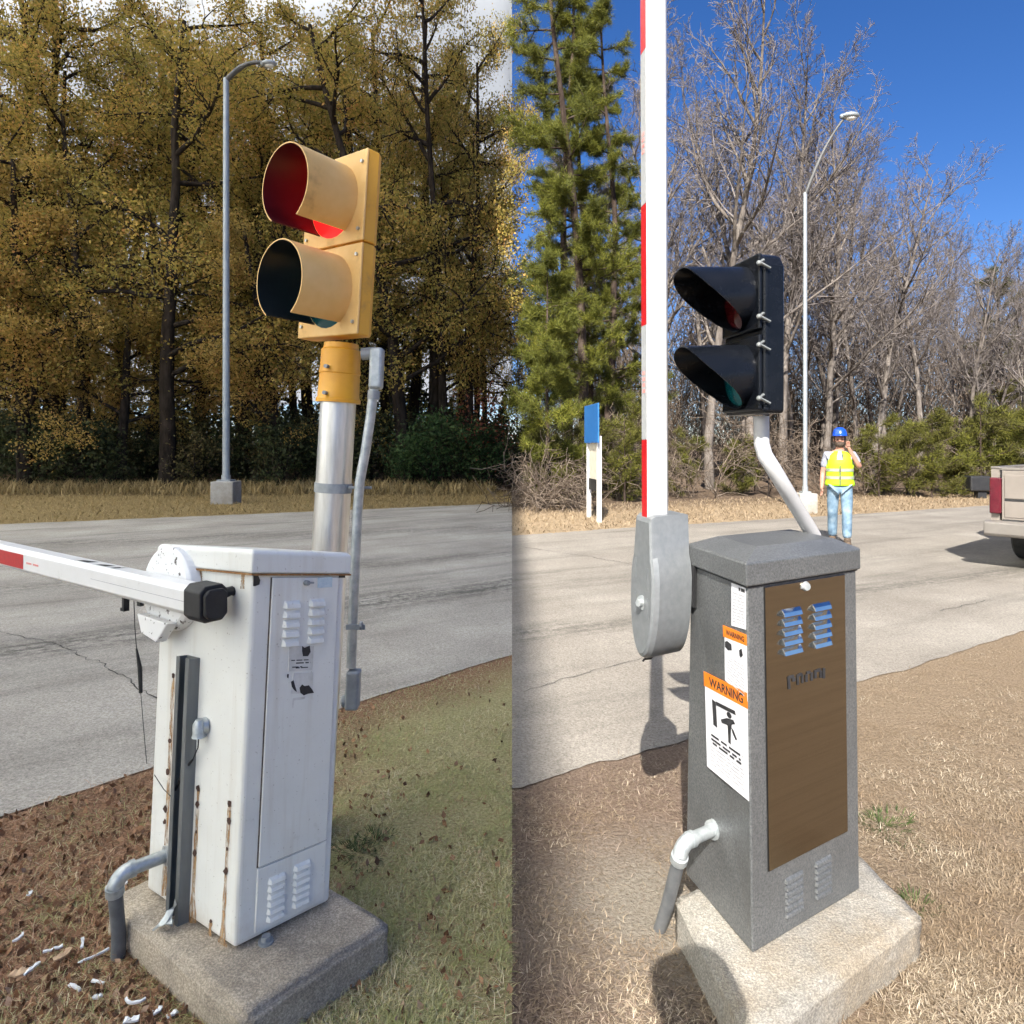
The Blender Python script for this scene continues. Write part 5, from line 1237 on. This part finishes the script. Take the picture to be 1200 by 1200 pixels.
def person(loc, rz, label, armL, armR, cols, step=.12, hi_vis=True, scale=1.0):
    """local frame: faces -y, x to the viewer's right when seen from the front. armL / armR: (elbow, wrist, hand direction, thumb side, curl)"""
    root = thing('person', loc, label, 'person', None, rz)
    J = [(0,.0,.96,(.15,.105))]; E = []
    chest = chain(J, E, 0, [(0,0,1.10,(.145,.10)), (0,-.005,1.26,(.165,.11)), (0,.0,1.40,(.165,.10))])
    neck = chain(J, E, chest, [(0,.005,1.49,(.062,.062)), (0,-.005,1.545,(.058,.06))])
    head = chain(J, E, neck, [(0,-.02,1.60,(.070,.085)), (0,-.012,1.665,(.080,.098)), (0,.0,1.735,(.074,.09)), (0,.005,1.77,(.05,.06))])
    chain(J, E, head-2, [(0,-.118,1.635,.014)])                       # nose
    fingers = []
    for s, (el, wr, hd, th, cu) in ((1, armR), (-1, armL)):
        sh = chain(J, E, chest, [(s*.185, .005, 1.415, .062)])
        e = chain(J, E, sh, [(*((Vector(J[sh][:3])+Vector(el))/2), .05), (*el, .042), (*((Vector(el)*.6+Vector(wr)*.4)), .041), (*wr, (.026,.03))])
        fingers += hand(J, E, e, hd, th, cu)
    for s in (1, -1):
        f = -s*step
        hip = chain(J, E, 0, [(s*.095, 0, .90, .095)])
        chain(J, E, hip, [(s*.10, f*.55-.02, .52, .066), (s*.10, f*.8+.02, .36, .062), (s*.10, f+.02, .13, .042)])
    body = skin_mesh('body', J, E, M['skin'])
    parts = [(body, 0)]
    for fpts in fingers:
        jj = [(*p, .0095 if i < len(fpts)-1 else .008) for i, p in enumerate(fpts)]
        parts.append((skin_mesh('finger', jj, [(i, i+1) for i in range(len(jj)-1)], M['skin'], 1), 0))
    # eyes, brows and mouth sit in the one body mesh
    mb = MB()
    for s in (-1, 1): mb.ball((s*.03, -.098, 1.662), (.014, .008, .008), 8, 6, 1); mb.box(WORLD, s*.03-.018, s*.03+.018, -.104, -.096, 1.682, 1.688, 1)
    mb.box(WORLD, -.02, .02, -.102, -.094, 1.585, 1.590, 1)
    for s in (-1, 1): mb.ball((s*.082, .005, 1.655), (.012, .02, .032), 8, 6, 0)
    me2 = bpy.data.meshes.new('face'); me2.from_pydata(mb.v, [], mb.f)
    bm_ = join_meshes('body', parts, [M['skin'], M['hair']])
    n0 = len(bm_.vertices); V = [tuple(v.co) for v in bm_.vertices]+mb.v; Q = [list(p.vertices) for p in bm_.polygons]+[[n0+i for i in f] for f in mb.f]
    mi = [p.material_index for p in bm_.polygons]+mb.m
    fin = bpy.data.meshes.new('body'); fin.from_pydata(V, [], Q)
    for m in (M['skin'], M['hair']): fin.materials.append(m)
    fin.polygons.foreach_set('material_index', mi); fin.polygons.foreach_set('use_smooth', [True]*len(Q))
    link_mesh('body', fin, root)
    # hair and beard
    vs, fs = lathe_rings([(0,.012,1.60,.074,.088),(0,.012,1.66,.090,.103),(0,.008,1.72,.088,.102),(0,.006,1.765,.062,.072),(0,.006,1.785,.02,.02)])
    vs = [(x, y if y > -.05 else -.05+(y+.05)*.1, z) for x, y, z in vs]
    mb = MB(); mb.add(vs, fs); mb.build('hair', M['hair'], root, smooth='all', world=False)
    if hi_vis:
        vs, fs = lathe_rings([(0,-.035,1.545,.045,.055),(0,-.035,1.565,.066,.078),(0,-.03,1.60,.076,.084),(0,-.02,1.63,.079,.07)])
        mb = MB(); mb.add(vs, fs); mb.build('beard', M['hair'], root, smooth='all', world=False)
    # trousers, boots
    JT = [(0,0,.97,(.158,.115))]; ET = []
    for s in (1, -1):
        f = -s*step
        h = chain(JT, ET, 0, [(s*.09, 0, .88, .108)]); chain(JT, ET, h, [(s*.10, f*.3-.01, .68, .095), (s*.10, f*.55-.02, .50, .082), (s*.10, f*.8+.02, .32, .080), (s*.10, f+.015, .085, .072)])
    link_mesh('trousers', skin_mesh('trousers', JT, ET, cols['trousers']), root)
    for s in (1, -1):
        f = -s*step; me = skin_mesh('boot', [(s*.10, f+.02, .12, .058), (s*.103, f+.01, .05, .056), (s*.108, f-.08, .04, (.05,.04)), (s*.112, f-.17, .035, (.045,.033))], [(0,1),(1,2),(2,3)], M['boot'])
        link_mesh('boot', me, root)
    # shirt with short sleeves
    JS = [(0,0,.98,(.158,.118))]; ES = []
    c2 = chain(JS, ES, 0, [(0,0,1.10,(.155,.112)), (0,-.005,1.26,(.176,.122)), (0,0,1.40,(.178,.112)), (0,.004,1.465,(.085,.075))])
    for s, (el, wr, *_) in ((1, armR), (-1, armL)):
        shp = Vector((s*.188, .005, 1.415)); q = shp.lerp(Vector(el), .78); chain(JS, ES, c2-1, [(*shp, .074), (*shp.lerp(Vector(el), .4), .067), (*q, .066)])
    link_mesh('shirt', skin_mesh('shirt', JS, ES, cols['shirt']), root)
    if hi_vis:
        # vest: a shell open at the neck, with two reflective bands
        n = 36; rows = [(.93,.222,.165),(.965,.216,.158),(1.02,.205,.152),(1.08,.197,.147),(1.17,.197,.147),(1.26,.200,.150),(1.34,.198,.146),(1.40,.185,.135),(1.445,.150,.110),(1.475,.105,.085)]
        mb = MB(); vs = []
        for z, rx, ry in rows:
            for i in range(n):
                t = 2*math.pi*i/n-math.pi/2; y = ry*math.sin(t); zz = z
                if math.sin(t) < -.75 and z > 1.33: zz = z-.0
                vs.append((rx*math.copysign(abs(math.cos(t))**.8, math.cos(t)), y, zz))
        fs = []; ms = []
        for j in range(len(rows)-1):
            for i in range(n):
                t = 2*math.pi*(i+.5)/n-math.pi/2; z = (rows[j][0]+rows[j+1][0])/2
                if math.sin(t) < -.1 and abs(math.cos(t)) < (z-1.26)*1.15 and z > 1.27: continue      # V neck
                if abs(math.cos(t)) > .88 and 1.27 < z < 1.43: continue                               # arm holes
                mb.add([vs[j*n+i], vs[j*n+(i+1)%n], vs[(j+1)*n+(i+1)%n], vs[(j+1)*n+i]], [(0,1,2,3)])
        vo = mb.build('vest', M['hi_vis'], root, smooth='all', world=False); vo.modifiers.new('thick', 'SOLIDIFY').thickness = .006
        for z0, z1, rx, ry in ((1.035,1.08,.210,.1575), (1.155,1.20,.2025,.1535)):
            vs, fs = lathe_rings([(0,0,z0,rx,ry),(0,0,z1,rx,ry)], n); vs = [(math.copysign(rx*abs(x/rx)**.8, x), y, z) for x, y, z in vs]
            mb = MB(); mb.add(vs, fs); mb.build('reflective_band', M['hi_vis_band'], vo, smooth='all', world=False)
        mb = MB(); mb.box(WORLD, -.009, .009, -.170, -.150, .94, 1.25); mb.build('zip', M['zip'], vo, world=False)
    # hard hat
    vs, fs = lathe_rings([(0,-.012,1.715,.112,.132),(0,-.012,1.722,.116,.138),(0,0,1.73,.108,.125),(0,.002,1.77,.104,.12),(0,.002,1.82,.086,.10),(0,.002,1.85,.05,.06),(0,.002,1.858,.006,.006)])
    vs = [(x, y-(.045 if y < -.08 and z < 1.726 else 0), z) for x, y, z in vs]
    mb = MB(); mb.add(vs, fs); ho = mb.build('hard_hat', cols['hat'], root, smooth='all', world=False); ho.modifiers.new('thick', 'SOLIDIFY').thickness = .005
    root.scale = (scale,)*3
    return root
Yw = 10.9
person(((984-600)/F*Yw, Yw, .006), R_(-23), 'worker in a yellow vest and blue hard hat walking with one hand at the ear', 
       ((-.245,.03,1.13), (-.262,-.045,.90), (0,-.1,-1), (.3,-1,0), .35), ((.285,-.02,1.22), (.135,-.085,1.50), (-.25,-.05,1), (-.6,-.4,-.1), .5),
       dict(trousers=M['denim'], shirt=M['shirt'], hat=M['hat_blue']), .13)
# the photographer, seen only by the shadow of head and shoulders beside the pale pad
person((.085, -.11, 0), R_(180), 'person in dark clothes seen only as the shadow beside the pale pad', 
       ((-.27,-.02,1.14), (-.15,-.16,1.26), (0,-.4,.6), (1,0,0), .4), ((.27,-.02,1.14), (.15,-.16,1.26), (0,-.4,.6), (-1,0,0), .4),
       dict(trousers=M['dark_cloth'], shirt=M['dark_cloth'], hat=M['dark_cloth']), .02, hi_vis=False, scale=1.06)

# ------------------------------------------------------------------ pickup truck at the right edge
hd = Vector((.77, .638, 0)); rt = Vector((.638, -.77, 0)); RL = P(1160, 600, 8.8); RL.z = .006
T = Fr(RL, rt, hd, (0,0,1))
root = thing('pickup_truck', T(.97, 2.8, 0), 'beige pickup truck seen from behind, cut by the right picture edge', 'pickup truck')
Wd = 1.96
def arch(y, r, n=9): return [(y+r*math.cos(t), .40+r*math.sin(t)) for t in np.linspace(math.pi, 0, n)]
side = [(.05,.52),(.05,1.27),(1.95,1.30),(1.95,.40)]+[p for p in arch(1.15,.46)[::-1]]+[(.62,.45)]
mb = MB()
mb.prism(T, side, 'u', 0, .10); mb.prism(T, side, 'u', Wd-.10, Wd)
mb.box(T, .10, Wd-.10, .09, 1.95, .72, .78); mb.box(T, .10, Wd-.10, 1.88, 1.95, .78, 1.28)
bed = mb.build('bed', M['truck_paint'], root, bevel=.02, seg=3)
mb = MB(); mb.box(T, -.004, .104, .04, 1.95, 1.272, 1.30); mb.box(T, Wd-.104, Wd+.004, .04, 1.95, 1.272, 1.30); mb.box(T, .105, Wd-.105, .02, .08, 1.255, 1.292); mb.build('bed_rail', M['truck_chrome'], root, bevel=.008)
mb = MB(); mb.box(T, .13, Wd-.13, .0, .07, .62, 1.25); mb.box(T, .16, Wd-.16, -.012, .0, .90, 1.20); mb.box(T, .16, Wd-.16, -.010, .0, .66, .86)
tg = mb.build('tailgate', M['truck_paint'], root, bevel=.012, seg=3)
mb = MB(); mb.box(T, .16, Wd-.16, -.004, .0, .866, .894); mb.box(T, .14, Wd-.14, -.003, .002, .60, .634); mb.build('tailgate_groove', M['truck_dark'], tg)
mb = MB(); mb.box(T, .85, 1.11, -.02, -.012, 1.02, 1.10); mb.build('handle', M['truck_dark'], tg, bevel=.01)
for u0, u1 in ((-.006, .125), (Wd-.125, Wd+.006)):
    mb = MB(); mb.box(T, u0, u1, -.012, .20, .70, 1.16); mb.build('tail_light', M['tail_red'], root, bevel=.018, seg=3)
mb = MB(); mb.prism(T, [(-.14,.42),(-.16,.46),(-.15,.60),(-.10,.615),(.06,.615),(.06,.42)], 'u', -.03, Wd+.03); bp_ = mb.build('bumper', M['truck_chrome'], root, bevel=.02, seg=3)
mb = MB(); mb.box(T, .66, 1.30, -.165, -.15, .44, .58); mb.build('bumper_step', M['truck_dark'], bp_, bevel=.01)
mb = MB(); mb.box(T, .84, 1.12, -.025, -.012, .69, .83); mb.build('number_plate', M['plate'], tg)
cabp = [(1.98,.42),(1.98,1.22),(2.02,1.32),(2.16,1.82),(2.5,1.88),(3.45,1.84),(4.05,1.28),(5.35,1.16),(5.55,1.0),(5.6,.45)]+[p for p in arch(4.72,.46)[::-1]]+[(4.1,.40)]
mb = MB(); mb.prism(T, cabp, 'u', .02, Wd-.02); cab = mb.build('cab', M['truck_paint'], root, bevel=.04, seg=3)
mb = MB(); mb.add([T(.30,2.03,1.36),T(Wd-.30,2.03,1.36),T(Wd-.36,2.135,1.74),T(.36,2.135,1.74)], [(0,1,2,3)]); o = mb.build('rear_window', M['glass_dark'], cab); o.modifiers.new('thick','SOLIDIFY').thickness = .01
for u in (.012, Wd-.012):
    for y0, y1, y2, y3 in ((2.25,2.30,2.95,2.95), (3.02,3.02,3.42,3.88)):
        mb = MB(); mb.add([T(u,y0,1.30),T(u,y3,1.30),T(u,y2,1.74),T(u,y1,1.74)], [(0,1,2,3)]); o = mb.build('side_window', M['glass_dark'], cab); o.modifiers.new('thick','SOLIDIFY').thickness = .006
mb = MB(); mb.add([T(.2,3.50,1.83),T(Wd-.2,3.50,1.83),T(Wd-.14,4.06,1.30),T(.14,4.06,1.30)], [(0,1,2,3)]); o = mb.build('windscreen', M['glass_dark'], cab); o.modifiers.new('thick','SOLIDIFY').thickness = .012
mb = MB(); mb.box(T, .45, Wd-.45, 1.70, 1.86, 1.05, 1.40); mb.build('cargo_box', M['truck_dark'], root, bevel=.03)
for sgn, u in ((-1, 0), (1, Wd)):
    mb = MB(); mb.box(T, u+sgn*.02-.0+(-.27 if sgn < 0 else 0), u+sgn*.02+(0 if sgn < 0 else .27), 3.42, 3.54, .98, 1.22); mb.box(T, min(u, u+sgn*.12), max(u, u+sgn*.12), 3.45, 3.52, .86, 1.0); mb.build('wing_mirror', M['truck_dark'], root, bevel=.03, seg=3)
for y in (1.15, 4.72):
    for u in (.02, Wd-.26):
        mb = MB(); pts = [(0,.27),(0,.36),(.03,.395),(.21,.395),(.24,.36),(.24,.27)]; n = 28; vs = []
        for du, r in pts: vs += [T(u+du, y+r*math.cos(2*math.pi*i/n), .40+r*math.sin(2*math.pi*i/n)) for i in range(n)]
        mb.add(vs, [(j*n+i, j*n+(i+1)%n, (j+1)*n+(i+1)%n, (j+1)*n+i) for j in range(5) for i in range(n)]+[(5*n+i, 5*n+(i+1)%n, (i+1)%n, i) for i in range(n)])
        wh = mb.build('wheel', M['rubber'], root, smooth=True)
        mb = MB(); mb.tube([T(u+.03,y,.40), T(u+.21,y,.40)], .268, 24); mb.tube([T(u+.01,y,.40), T(u+.23,y,.40)], .09, 14); mb.build('rim', M['truck_chrome'], wh)
mb = MB(); mb.box(T, .3, Wd-.3, .2, 5.2, .40, .62); mb.build('chassis', M['truck_dark'], root)

b0 = G(1146,584); root = thing('utility_box', b0, 'dark box on a short post beside the tail of the pickup truck', 'utility box')
BX = Fr(b0, (1,0,0), (0,1,0), (0,0,1)); mb = MB(); mb.box(BX, -.32, .26, -.18, .18, .22, .66); mb.build('box', M['truck_dark'], root, bevel=.04, seg=3)
mb = MB(); mb.box(BX, -.06, .20, -.10, .10, -.05, .219); mb.build('post', M['truck_dark'], root, bevel=.02)
# ------------------------------------------------------------------ grass and litter
inpad = lambda x, y: any(in_poly(x, y, p) for p in PADS)
rn = np.random.default_rng(77)
okL = lambda x, y: x < -.005 and y < lerp_line(NL, x)-.03+rn.normal(0, .04) and not inpad(x, y)
okR = lambda x, y: x > .005 and y < lerp_line(NR, x)-.03+rn.normal(0, .04) and not inpad(x, y)
dens = lambda x: x > -1.0+rn.normal(0, .18)
clump = lambda x, y: math.sin(x*7.1+2*math.sin(y*5.3))+math.sin(y*8.7+1.7*math.sin(x*6.1))+.8*math.sin(x*19+y*13)
pl = scatter(150000, -60, 600, 760, 1330, lambda x, y: okL(x, y) and (dens(x) or rn.random() < .22) and rn.random() < .68+.28*clump(x, y), 1)
blades('dry_grass', pl, .028, .0011, .45, M['grass_left'], 'thin tan and green grass right of the white gate', 21)
pn = scatter(80000, -60, 600, 760, 1330, lambda x, y: okL(x, y) and (x < -.9+rn.normal(0, .25) or (lerp_line(NL, x)-y < .5 and rn.random() < .8) or rn.random() < .12), 2)
blades('needle_litter', pn, .038, .0009, .10, M['needle_litter'], 'brown pine needles and crumbled leaves around the white gate', 22, 'leaf litter')
cl = scatter(5200, -60, 600, 800, 1330, lambda x, y: okL(x, y) and (x < -.8 or rn.random() < .18), 3, .012)
v, q_ = leaf_quads(cl, .014, 8, -1.2, .6); props(link_mesh('fallen_leaves', fast_mesh('fallen_leaves', v, q_, [M['fallen_leaf']])), 'small fallen leaves scattered left of the white gate', 'fallen leaves', kind='stuff')
pr = scatter(170000, 600, 1260, 740, 1330, lambda x, y: okR(x, y) and (x > 1.0+rn.normal(0, .15) or rn.random() < .30) and (x-.45)**2+(y-2.35)**2 > (.05+.4*rn.random())**2 and rn.random() < .66+.30*clump(x, y), 4)
blades('dry_grass', pr, .024, .0011, .34, M['grass_right'], 'dry straw coloured grass around the grey gate', 23)
pn2 = scatter(30000, 600, 1260, 740, 1330, lambda x, y: okR(x, y) and (x < .9 or rn.random() < .15) and (x-.45)**2+(y-2.35)**2 > .5*rn.random(), 5)
blades('needle_litter', pn2, .036, .0009, .10, M['needle_right'], 'brown pine needles on the bare soil left of the grey gate', 24, 'leaf litter')
def far_pts(n, x0, x1, fn0, fn1, seed):
    r = np.random.default_rng(seed); x = r.uniform(x0, x1, n); t = r.random(n); y = np.array([fn0(a) for a in x])*(1-t)+np.array([fn1(a) for a in x])*t
    return np.stack([x, y, np.full(n, .004)], 1)
blades('verge_grass', far_pts(26000, -19, -.02, lambda x: lerp_line(FL_, x)+.05, lambda x: 22.6, 6), .12, .006, .55, M['grass_far'], 'dry grass verge beyond the road at the left', 25)
blades('tall_weeds', far_pts(9000, -19, -.6, lambda x: 21.3, lambda x: 24.5, 16), .42, .010, 1.0, M['grass_far'], 'tall dry weeds along the foot of the autumn wood', 35)
blades('verge_grass', far_pts(26000, .02, 20, lambda x: lerp_line(FR_, x)+.05, lambda x: 17.0+.42*x, 7), .10, .006, .45, M['grass_far_right'], 'pale straw verge beyond the road at the right', 26)
for o in list(sc.objects):
    if o.type == 'MESH' and o.parent is None and 'label' not in o: print('UNLABELLED', o.name)
